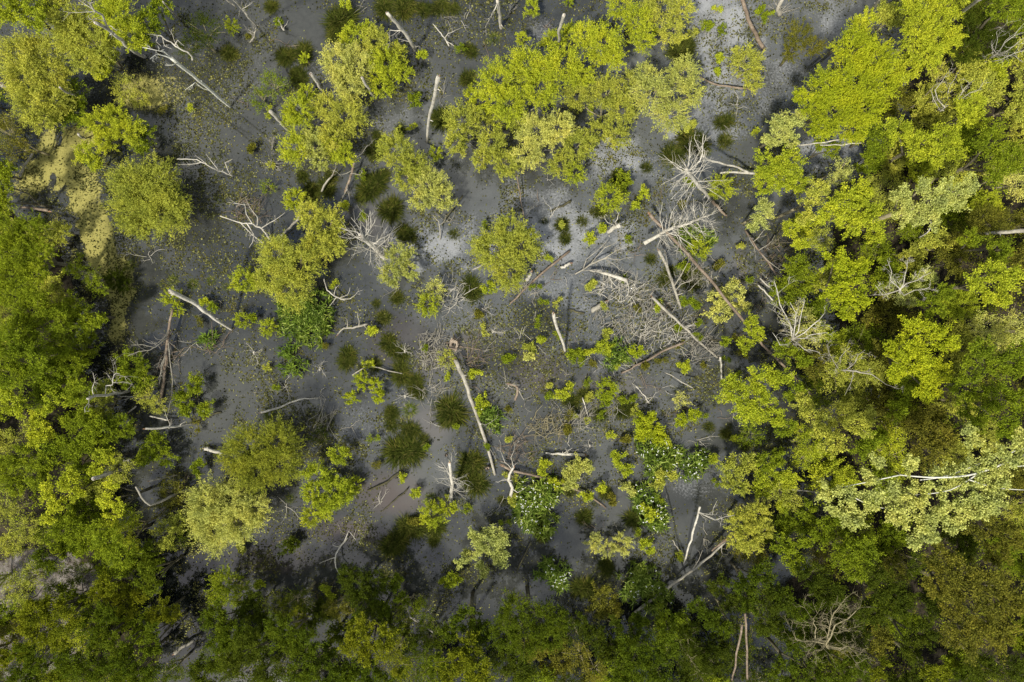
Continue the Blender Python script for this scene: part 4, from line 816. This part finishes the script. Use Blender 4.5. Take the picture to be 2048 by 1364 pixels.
wood('bare_tree', [(1665, 1310, -.2), (1655, 1295, 3), (1652, 1288, 5)], 6, 5, 'twig', 'grey leafless tree with spreading limbs at the bottom right', cat='bare tree', heart=False, group='leafless trees', depth=2,
     arms=[(1, ((1665, 1262, 6.5), (1690, 1240, 8), (1712, 1222, 9)), 5), (1, ((1660, 1250, 6.5), (1668, 1225, 8), (1680, 1210, 8.5)), 4), (.95, ((1630, 1265, 6), (1626, 1245, 7.5), (1622, 1235, 8)), 4), (1, ((1635, 1283, 6.2), (1605, 1282, 7.5), (1590, 1275, 8)), 4), (.9, ((1630, 1300, 6), (1618, 1315, 7)), 3.5), (.95, ((1680, 1296, 6), (1700, 1305, 7), (1720, 1340, 8)), 4), (.9, ((1680, 1300, 6), (1722, 1300, 7.5)), 3)])
log([(1950, 468, 3), (2000, 466, 3.5), (2060, 461, 4)], 6, 11, 'grey', 'thick grey blurred looking trunk at the right edge', heart=False); log([(40, 414, .6), (96, 421, .8)], 5, 8, 'brown', 'short red brown log at the edge of the yellow mat')
log([(388, 1280, .6), (350, 1306, .8)], 7, 8, 'grey', 'pale short log in deep shade at the lower left'); log([(735, 981, .05), (765, 968, .15), (803, 942, .1)], 4, 6, 'dark', 'mossy dark log half sunk right of the lobed lime bush', heart=False)
log([(1100, 423, .1), (1141, 402, .1)], 4, 6, 'dark', 'dark straight log above the pale scum patch', heart=False); log([(1020, 607, .1), (1080, 553, .2), (1138, 503, .2)], 4, 6, 'brown', 'thin dark brown log crossing the scum toward upper right', heart=False)
snag((1240, 450), (1214, 467), 10, 12, 'pale', 'small white forked stump below the spiky lime bush', h=1.2, arms=[(.7, ((1215, 445, 1.5), (1208, 430, 2)), 3), (.8, ((1235, 438, 2), (1238, 425, 2)), 3), (1, (1250, 455, 1.6), 3)], heart=False)
log([(1122, 536, .2), (1140, 527, .3)], 7, 7, 'pale', 'tiny pale log bit on the scum at centre', stubs=0); log([(1054, 560, .2), (1062, 545, .5)], 10, 8, 'pale', 'pale knobbly stub at the right foot of the oval willow', stubs=0)
log([(1135, 618, .05), (1168, 627, .08)], 4, 5, 'dark', 'rotten dark splinter left of the cut log stub', heart=False)
wood('bare_branch', [(1020, 1000, .3), (1025, 975, .8), (1018, 955, 1.0), (1027, 935, 1.2)], 9, 5, 'pale', 'white twisted driftwood above the largest flowered bed', cat='branch', arms=[(.3, ((1035, 985, .8), (1048, 978, .8)), 3), (.6, ((1005, 960, .9), (995, 965, .6)), 3), (1, ((1022, 915, 1.4), (1030, 890, 1.2)), 2.5), (.9, ((1010, 925, 1.2), (1000, 900, 1)), 2.5)])
wood('bare_branch', [(695, 1075, .3), (678, 1098, .6), (670, 1115, .8), (672, 1135, .9), (685, 1158, 1.0)], 5, 2, 'pale', 'hooked pale branch above the dark willow at bottom left', cat='branch', arms=[(.5, ((655, 1120, .9), (638, 1127, 1)), 3), (.1, ((697, 1062, .3), (712, 1080, .3)), 4), (.2, ((665, 1090, .5), (672, 1085, .4)), 3)], heart=False)
wood('bare_branch', [(866, 1264, 3), (840, 1245, 2.5), (818, 1232, 2)], 4, 4, 'grey', 'forked tan branch in shade at the bottom', cat='branch', arms=[(.9, ((815, 1220, 2), (812, 1205, 2)), 3), (1, ((835, 1240, 2), (868, 1262, 2.6)), 2.5), (.8, ((845, 1230, 2), (868, 1210, 2)), 1.8)], heart=False)
wood('bare_branch', [(466, 352, .2), (450, 344, .8), (425, 335, 1.4), (395, 322, 1.6), (355, 318, 1.8)], 4, 2, 'pale', 'wide forked white branch above right of the round olive bush', cat='branch', arms=[(.6, ((410, 325, 1.6), (390, 310, 2)), 3), (.4, ((425, 325, 1.4), (412, 308, 1.8)), 3), (.1, ((450, 325, 1), (465, 318, 1.4)), 3), (.7, ((385, 328, 1.5), (350, 328, 1.6)), 2.5)], heart=False)
wood('bare_branch', [(540, 478, .2), (525, 460, .8), (505, 448, 1.2), (475, 445, 1.4), (440, 432, 1.6)], 5, 2, 'pale', 'crooked white dead crown left of the olive willow pair', cat='branch', arms=[(.6, ((508, 470, 1.2), (498, 495, 1.4)), 4), (.4, ((515, 435, 1.2), (495, 405, 1.4)), 3), (.5, ((490, 410, 1.3), (455, 405, 1.5)), 3), (.7, ((530, 490, 1), (545, 478, .9)), 3), (.3, ((550, 440, .8), (570, 425, .9)), 3)], heart=False)
wood('bare_branch', [(690, 600, .2), (672, 592, .5), (655, 580, .7), (648, 558, .9)], 4, 2, 'pale', 'thin white antler branch right of the dark iris bed', cat='branch', arms=[(.2, ((695, 590, .7), (700, 575, .8)), 2.5), (.4, ((672, 575, .8), (678, 570, .9)), 2), (.3, ((665, 605, .5), (650, 615, .4)), 2.5), (.1, ((710, 590, .7), (725, 580, .6)), 2.5)], heart=False)
wood('bare_branch', [(735, 648, .3), (705, 655, .4), (685, 658, .4), (676, 668, .4)], 6, 3, 'grey', 'grey forked driftwood below the antler branch', cat='branch', arms=[(.2, ((718, 640, .8), (716, 625, 1)), 3), (.5, ((695, 645, .6), (690, 635, .7)), 3), (.1, ((732, 655, .4), (733, 660, .3)), 3)])
log([(690, 385, .2), (700, 352, .7), (707, 330, .9)], 6, 5, 'brown', 'dark brown dead tree with thin forked twigs above the bleached spiky tree', cat='dead tree', arms=[(.3, ((685, 395, .5), (683, 405, .4)), 3), (.6, ((720, 350, 1), (725, 340, 1.2)), 2.5), (.7, ((680, 350, 1), (665, 340, 1.2)), 2.5), (.2, ((700, 405, .5), (696, 418, .5)), 2), (1, ((712, 315, 1.2), (735, 290, 1.6)), 3)])
log([(643, 383, .3), (655, 360, .6), (665, 350, .7)], 5, 4, 'grey', 'pale crooked stick left of the dark brown dead tree', arms=[(1, ((672, 335, 1), (670, 325, 1.2)), 2.5)]); log([(562, 472, .2), (585, 448, .4), (603, 428, .5)], 5, 6, 'grey', 'grey broken log at the left foot of the olive willow')
wood('bare_branch', [(898, 92, .2), (888, 75, .5), (875, 58, .7), (866, 48, .8)], 4, 2, 'pale', 'y shaped white branch floating at top centre', cat='branch', arms=[(.3, ((903, 65, .5), (922, 56, .6)), 2.5), (.2, ((912, 95, .2), (916, 92, .2)), 2.5)], heart=False)
wood('bare_branch', [(562, 52, .2), (568, 60, .3)], 3, 3, 'pale', 'small antler shaped twig near the top left water', cat='branch', arms=[(.5, ((560, 45, .8), (556, 38, .9)), 2), (.8, ((572, 50, .8), (575, 42, .9)), 2)], heart=False)
wood('bare_branch', [(500, 85, .2), (510, 70, 1), (512, 55, 1.4)], 4, 2, 'grey', 'bundle of grey twigs under the thin grey pole', cat='branch', whorl=(8, .8, .1, .9, .016, .03), heart=False)
for (x, y, n_, lab) in [(545, 290, 7, 'star shaped dead twig crown left of the lime bushes'), (548, 328, 9, 'pale twig bundle below the star shaped twig crown'), (508, 703, 6, 'small white root star left of the fresh green rosettes'), (985, 660, 6, 'white root star right of the cut stump'), (640, 735, 5, 'tiny twig below the large iris bed'), (810, 700, 6, 'forked twig among the central tussocks'), (965, 617, 6, 'curved white twig above the root star'), (1020, 20, 5, 'fine white twigs right of the short top snag'), (1415, 50, 8, 'fine white twigs around the sprout at top right'), (810, 790, 6, 'small white twig above the largest tussock'), (1180, 890, 4, 'two curved white sticks above the lime bush'), (1010, 250, 0, '')]:
    if n_: wood('twig_cluster', [(x, y+6, .05), (x, y, .3)], 3, 3, 'pale' if n_ != 7 else 'grey', lab, cat='twigs', whorl=(n_, .75, .1, 1, .015, .01), heart=False, depth=1)
wood('bare_tree', [(1150, 548, .1), (1180, 530, .5), (1215, 515, .9)], 4, 4, 'grey', 'fan of bare twigs spreading right from the thin brown log', cat='bare tree', group='leafless trees', heart=False, depth=2, arms=[(.3, ((1190, 505, 1), (1215, 480, 1.4)), 3), (.5, ((1210, 495, 1.2), (1240, 475, 1.5)), 3), (1, ((1240, 520, 1.2), (1268, 515, 1.4)), 3), (.8, ((1235, 500, 1.3), (1262, 490, 1.5)), 3), (.9, ((1230, 530, 1), (1262, 545, 1)), 3), (.2, ((1200, 545, .7), (1228, 550, .8)), 2.5)])
log([(1180, 540, .3), (1215, 548, .6), (1252, 560, .7)], 6, 10, 'pale', 'pale fallen bough below the fan of bare twigs', arms=[(1, ((1258, 575, .7), (1252, 595, .5)), 4), (.5, ((1225, 565, .6), (1240, 575, .5)), 3)])
wood('bare_tree', [(1590, 700, -.2), (1588, 690, 2), (1585, 678, 3.5)], 8, 7, 'pale', 'twiggy pale grey tree with bare stems at the forest edge on the right', cat='bare tree', group='leafless trees', heart=False, depth=2, arms=[(1, ((1560, 610, 4.5), (1548, 560, 5)), 3.5), (1, ((1600, 640, 5), (1610, 600, 5.5)), 4), (1, ((1625, 650, 5), (1650, 625, 5.5)), 4), (1, ((1620, 670, 5), (1655, 665, 5.5)), 3.5), (.9, ((1575, 640, 4.5), (1555, 630, 5)), 3), (1, ((1590, 650, 5), (1580, 605, 5.5)), 3.5), (.9, ((1560, 690, 4.5), (1545, 665, 5)), 3), (.9, ((1610, 700, 4), (1640, 705, 5)), 3)])
tree('thin', 'pale', 4.3, '1600,645,38 1590,680,28 1625,665,26', 'fine pale leaf haze around the twiggy grey tree at right', 1.2, twn=14)
wood('bare_tree', [(1790, 600, -.2), (1795, 590, 3), (1800, 578, 5)], 6, 5, 'pale', 'leaning pale tree with one bare curved arm in the right forest', cat='bare tree', group='leafless trees', heart=False, depth=2, arms=[(1, ((1835, 560, 6), (1862, 545, 7)), 4), (1, ((1780, 560, 6), (1775, 520, 7)), 3), (1, ((1810, 550, 6), (1815, 520, 7)), 3), (.9, ((1830, 580, 6), (1858, 575, 6.5)), 3), (.9, ((1765, 590, 5), (1750, 570, 6)), 3)])
tree('thin', 'silver', 5, '1790,580,24 1840,560,24 1815,600,20 1860,555,14', 'cream leaved spray around the leaning pale tree at right', 1.6)
wood('bare_tree', [(1868, 235, .5), (1890, 215, 3), (1910, 200, 4)], 5, 4, 'pale', 'fan of long white stems in the upper right forest', cat='bare tree', group='leafless trees', heart=False, depth=1, arms=[(1, ((1940, 185, 5), (1965, 178, 6)), 3), (.9, ((1930, 175, 5), (1950, 160, 6)), 3), (.5, ((1870, 180, 4), (1895, 145, 5)), 3), (.7, ((1900, 170, 4), (1915, 145, 5)), 2.5), (.3, ((1868, 200, 3), (1870, 170, 4)), 3)])
wood('bare_tree', [(1965, 130, 2), (1990, 110, 4)], 4, 4, 'pale', 'long straight bare stems near the top right corner', cat='bare tree', group='leafless trees', heart=False, depth=1, arms=[(1, ((2030, 90, 6), (2060, 75, 7)), 3), (.8, ((2010, 85, 6), (2040, 55, 7)), 3), (.5, ((2000, 120, 5), (2050, 100, 6)), 3), (.6, ((2020, 110, 5), (2045, 125, 6)), 2.5), (.5, ((1995, 80, 5), (2010, 50, 6)), 2)])
wood('bare_tree', [(1650, 748, 1), (1680, 742, 4), (1720, 745, 5)], 4, 4, 'grey', 'horizontal bare limb through the thin tree at right', cat='bare tree', group='leafless trees', heart=False, depth=2, arms=[(.3, ((1680, 715, 5), (1700, 695, 6)), 3), (.6, ((1710, 725, 5), (1730, 700, 6)), 3), (1, ((1760, 760, 5), (1790, 775, 6)), 3), (.5, ((1660, 710, 5), (1655, 690, 6)), 2.5), (.8, ((1700, 770, 5), (1690, 790, 5)), 2.5)])
wood('bare_tree', [(1490, 460, .3), (1510, 490, .8), (1525, 510, 1), (1560, 560, 1.2), (1605, 595, 1.4)], 5, 4, 'brown', 'brown curved trunk with fine bare twigs at the pool edge on the right', cat='bare tree', group='leafless trees', heart=False, depth=2, arms=[(.2, ((1520, 470, 1.4), (1535, 450, 1.8)), 3), (.4, ((1535, 490, 1.4), (1550, 470, 2)), 3), (.5, ((1560, 540, 1.6), (1575, 530, 2)), 2.5), (.1, ((1500, 480, .8), (1512, 520, .5)), 3)])
log([(1520, 556, .5), (1550, 585, .6), (1582, 615, .8)], 3, 4, 'pale', 'thin white log below the brown curved trunk', heart=False); log([(1516, 570, .4), (1545, 600, .5)], 3, 4, 'pale', 'second thin white log beside the first, nearer the pool')
log([(1590, 292, 3), (1650, 285, 3.6), (1722, 275, 4)], 3, 3, 'pale', 'long thin white pole across the upper right trees', heart=False); log([(1640, 290, 3.2), (1722, 286, 3.8)], 2.5, 2.5, 'pale', 'short thin pole just under the long thin white pole', heart=False)
wood('bare_branch', [(1838, 475, 4), (1856, 462, 5), (1860, 445, 5.5), (1853, 426, 6)], 3, 2.5, 'pale', 'white hooked branch below the silvery crown at right', cat='branch', heart=False)
log([(1398, 153, .2), (1440, 168, .3), (1500, 178, .4)], 4, 5, 'brown', 'thin brown log left of the pale olive bush at upper right', heart=False)
wood('root_tangle', [(1560, 30, .1), (1556, 15, .6), (1568, -5, 1)], 12, 7, 'grey', 'pale root ball with curling roots at the top edge', cat='root', whorl=(9, 1.0, .0, .6, .03, -.05), heart=False)
log([(70, 300, .5), (40, 352, .8)], 5, 6, 'grey', 'leaning grey stick left of the yellow mat', heart=False); log([(120, 268, .4), (108, 300, .1)], 4, 3, 'dark', 'dark stick end at the top of the yellow mat', heart=False)
snag((120, 175), (178, 208), 4, 5, 'grey', 'thin stick among green leaves right of the upper left willow', h=5, heart=False); snag((157, 268), (170, 278), 3, 6, 'pale', 'tiny pale broken end in the bushes at left', h=3)
log([(900, 690, .0), (962, 700, .1)], 2, 2, 'brown', 'thin stick below right of the cut stump', heart=False)
log([(1165, 795, .1), (1172, 820, .1), (1175, 830, .1)], 3, 3, 'pale', 'thin white stick between the right centre tussocks', heart=False); log([(1270, 770, .1), (1298, 806, .1)], 2.5, 2.5, 'pale', 'thin straight pale stick right of the yellow spiky shrub', heart=False)
log([(1330, 745, .3), (1385, 775, 1)], 2.5, 3, 'grey', 'thin grey stick in the shade left of the lime alder', heart=False); log([(1280, 395, .2), (1288, 368, .3)], 4, 4, 'brown', 'short brown stake right of the spiky lime bush', heart=False)
log([(945, 540, .5), (995, 517, 1.2)], 3, 3, 'grey', 'thin pole resting on the oval willow', heart=False); log([(885, 450, .1), (895, 430, .5), (925, 392, .8)], 2.5, 4, 'dark', 'dark thin pole right below the pale willow bush', heart=False)
wood('bare_branch', [(1050, 440, .1), (1042, 400, .4), (1034, 350, .8)], 3, 2, 'brown', 'thin fallen twig tree below the central bush cluster', cat='branch', arms=[(.1, ((1060, 420, .4), (1068, 415, .4)), 2), (.3, ((1030, 405, .5), (1024, 415, .4)), 2), (.2, ((1035, 425, .3), (1030, 435, .3)), 2)], heart=False)
wood('bare_branch', [(880, 480, .1), (879, 450, .5), (866, 430, .7)], 2.5, 1.5, 'grey', 'y shaped thin sapling left of the dark thin pole', cat='branch', arms=[(.5, ((890, 440, .6), (893, 430, .7)), 2)], heart=False)
log([(1370, 1120, .1), (1345, 1080, .3)], 2.5, 2.5, 'grey', 'faint thin stick left of the leaning pole at lower right', heart=False); log([(1035, 1140, .2), (1062, 1085, .4)], 4, 3, 'dark', 'dark stick below the largest flowered bed', heart=False)
log([(765, 1022, .05), (815, 978, .2)], 2.5, 4, 'dark', 'thin dark log below the mossy dark log', heart=False); log([(805, 747, .1), (743, 735, .2), (705, 750, .1)], 3, 3, 'grey', 'bent stick between small tussocks', heart=False)
log([(860, 860, .4), (862, 800, .4)], 1, 1, 'dark', 'hairline stick right of the tussock row', heart=False)
log([(1536, 975, 1), (1650, 985, 2)], 3, 3, 'grey', 'thin pole left of the silvery poplar', heart=False); log([(20, 862, .6), (0, 865, .7)], 3, 4, 'dark', 'dark stick on sand at the left edge', heart=False)
log([(5, 1115, .6), (60, 1098, .6), (98, 1090, .6)], 5, 6, 'dark', 'dark log lying on the sandy bank at left', heart=False); log([(0, 1275, .6), (55, 1248, .7)], 3, 3, 'dark', 'thin dark pole on the sand at lower left', heart=False)
# poplar trunk boughs sit in the crown as visible white stems
def poplar_boughs():
    b = Buf(); rng = np.random.default_rng(5)
    for pts, w_ in (([(2070, 890, 9.0), (1990, 915, 9.6), (1900, 950, 10.0), (1840, 960, 10.0)], 6), ([(2070, 900, 10), (1960, 945, 10.0), (1880, 955, 10.2), (1800, 950, 10.1)], 8), ([(1960, 945, 10.0), (1900, 980, 10.0), (1830, 990, 9.9)], 5), ([(2060, 930, 9.6), (2010, 935, 9.9), (1990, 940, 9.9)], 5),
                    ([(1800, 950, 10.1), (1730, 965, 10.0), (1680, 975, 9.8)], 4), ([(1700, 990, 9.8), (1740, 1010, 9.9), (1790, 1020, 9.8)], 4), ([(1940, 960, 10.1), (1990, 975, 10.0), (2050, 980, 9.8)], 4)):
        q = path(pts); b.tube(q, np.linspace(1, .5, len(q))*w_*.30*(H-10)/F, 6, rng, .1)
    b.make('bough', BARK['white'], pop, np.array(pop.location))
poplar_boughs()
# small bits of dead twigs sticking out of the water
def twig_bits():
    rng = np.random.default_rng(77); got = []
    while len(got) < 115:
        if rng.random() < .6: x, y = rng.normal(1230, 190), rng.normal(700, 150)
        else: x, y = rng.uniform(260, 1500), rng.uniform(10, 1130)
        if y > 1150 or y < 5 or x < left_edge(y)+60 or x > 1560: continue
        if any(math.hypot(x-a, y-b) < c*.8 for a, b, c in LOBES) or any(math.hypot(x-a, y-b) < 24 for a, b in got): continue
        got.append((x, y)); c = P(x, y, 0); b = Buf(); n_ = rng.integers(2, 6)
        for k in range(n_):
            th = rng.random()*6.28; grow(b, c+[rng.normal(0, .1), rng.normal(0, .1), .03], np.array([math.cos(th), math.sin(th), rng.uniform(0, .8)]), rng.uniform(.4, 1.3), rng.uniform(.010, .020), 1, rng, 0, .25, 2)
        kind = ['pale', 'grey', 'grey', 'brown'][int(rng.integers(0, 4))]
        o = b.make('dead_twig', BARK[kind], None, c); o.location = tuple(c); tag(o, None, 'twigs', 'dead twigs in the water'); autolabel(o, {'pale': 'bleached', 'grey': 'grey', 'brown': 'brown'}[kind]+' twig sprig', x, y)
twig_bits()
# stumps
def stump(x, y, r, label, h=.55):
    rng = np.random.default_rng(int(x)); c = P(x, y, h); c[2] = 0; R = PX(r, h); rt = root('tree_stump', c)
    b = Buf(); b.tube(np.array([[0, 0, -.3], [0, 0, .1], [0, 0, h*.6], [0, 0, h]]), [R*1.3, R*1.1, R, R*.9], 10, rng, .35, cap=False, jag=.14); b.tube(np.array([[0, 0, h], [0, 0, h-.02], [0, 0, h-.25]]), [R*.95, R*.4, R*.3], 10, rng, .5, cap=False)
    b.make('stump_wall', BARK['cut'], rt)
    b = Buf()
    for k in range(5):
        a = k*1.26+rng.random(); d = np.array([math.cos(a), math.sin(a), 0]); b.tube(np.stack([d*R*.9+[0, 0, .1], d*R*1.6+[0, 0, .02]]), [R*.3, R*.08], 5, rng, .2)
    b.make('root', BARK['brown'], rt); tag(rt, label, 'stump')
stump(907, 689, 12, 'hollow cut stump ringed in orange wood at the centre'); stump(975, 937, 3.5, 'small pale stump right of the lower tussocks', .3); stump(892, 911, 2.5, 'tiny reddish stump above the star twigged dead tree', .2)

# brush piles of twigs
def brush(x, y, rx, ry, n, label, mat='grey', ln=1.1):
    rng = np.random.default_rng(int(x*7+y)); c = P(x, y, 0); b = Buf(); rt_c = c.copy()
    for k in range(n):
        a = rng.random()*6.28; q = math.sqrt(rng.random()); s = c + [PX(rx)*q*math.cos(a), PX(ry)*q*math.sin(a), rng.uniform(.03, .45)]
        th = rng.random()*6.28 if rng.random() < .4 else rng.normal(.9, .5); grow(b, s, np.array([math.cos(th), math.sin(th), rng.normal(.05, .2)]), ln*rng.uniform(.35, 1.2), rng.uniform(.009, .024), 1 if rng.random() < .5 else 0, rng, -.02, .25, 2)
    o = b.make('brush_pile', BARK[mat], None, c); o.location = tuple(c); tag(o, label, 'brush pile', 'tangles of dead twigs')
brush(868, 705, 34, 42, 110, 'tangled brown brush pile left of the hollow stump', 'grey'); brush(1300, 610, 60, 30, 90, 'wide twig tangle above the pale diagonal log')
brush(1235, 580, 45, 28, 100, 'thick pale twig tangle below the fan of bare twigs', 'pale'); brush(1320, 665, 60, 30, 100, 'pale twig tangle beside the middle of the diagonal log', 'pale')
brush(1265, 660, 45, 35, 60, 'twig tangle above the small lime shrubs right of centre'); brush(1090, 855, 40, 20, 70, 'yellowish brush heap right of the long scaly log', 'twig'); brush(1150, 840, 30, 18, 50, 'small grey brush heap left of the short whitish log')
brush(1050, 580, 25, 14, 30, 'curved twig heap under the oval willow'); brush(1400, 700, 35, 30, 60, 'fine twig heap at the lower end of the diagonal log'); brush(1035, 900, 30, 35, 50, 'loose twigs above the white driftwood', 'brown')
brush(900, 590, 30, 30, 40, 'white twig lattice over the scum left of the oval willow', 'pale'); brush(860, 790, 25, 18, 30, 'small twig ring right of the tussock row'); brush(640, 850, 25, 20, 30, 'pale dead twigs above right of the streaky willow'); brush(1390, 560, 40, 34, 50, 'crossed twigs beside the mossy leaning trunk')
brush(950, 720, 18, 22, 25, 'reddish twigs right of the hollow stump', 'brown'); brush(500, 425, 28, 26, 40, 'brown brush inside the crooked white dead crown', 'brown'); brush(1200, 640, 30, 18, 30, 'twigs beneath the cut log stub'); brush(1560, 520, 40, 40, 60, 'brown twig thicket at the pool edge on the right', 'brown')
brush(60, 1040, 60, 60, 60, 'thin twigs scattered on the sand at left', 'twig'); brush(30, 1290, 35, 70, 90, 'dense tan twigs on the sand in the bottom left corner', 'twig'); brush(345, 705, 20, 30, 30, 'brown twigs around the rotten trunk', 'brown'); brush(1940, 640, 90, 40, 60, 'bare twigs in the right forest above the vivid green tree', 'twig'); brush(430, 690, 25, 20, 25, 'twigs trailing from the foot of the curved snag', 'brown')

resolve_labels()
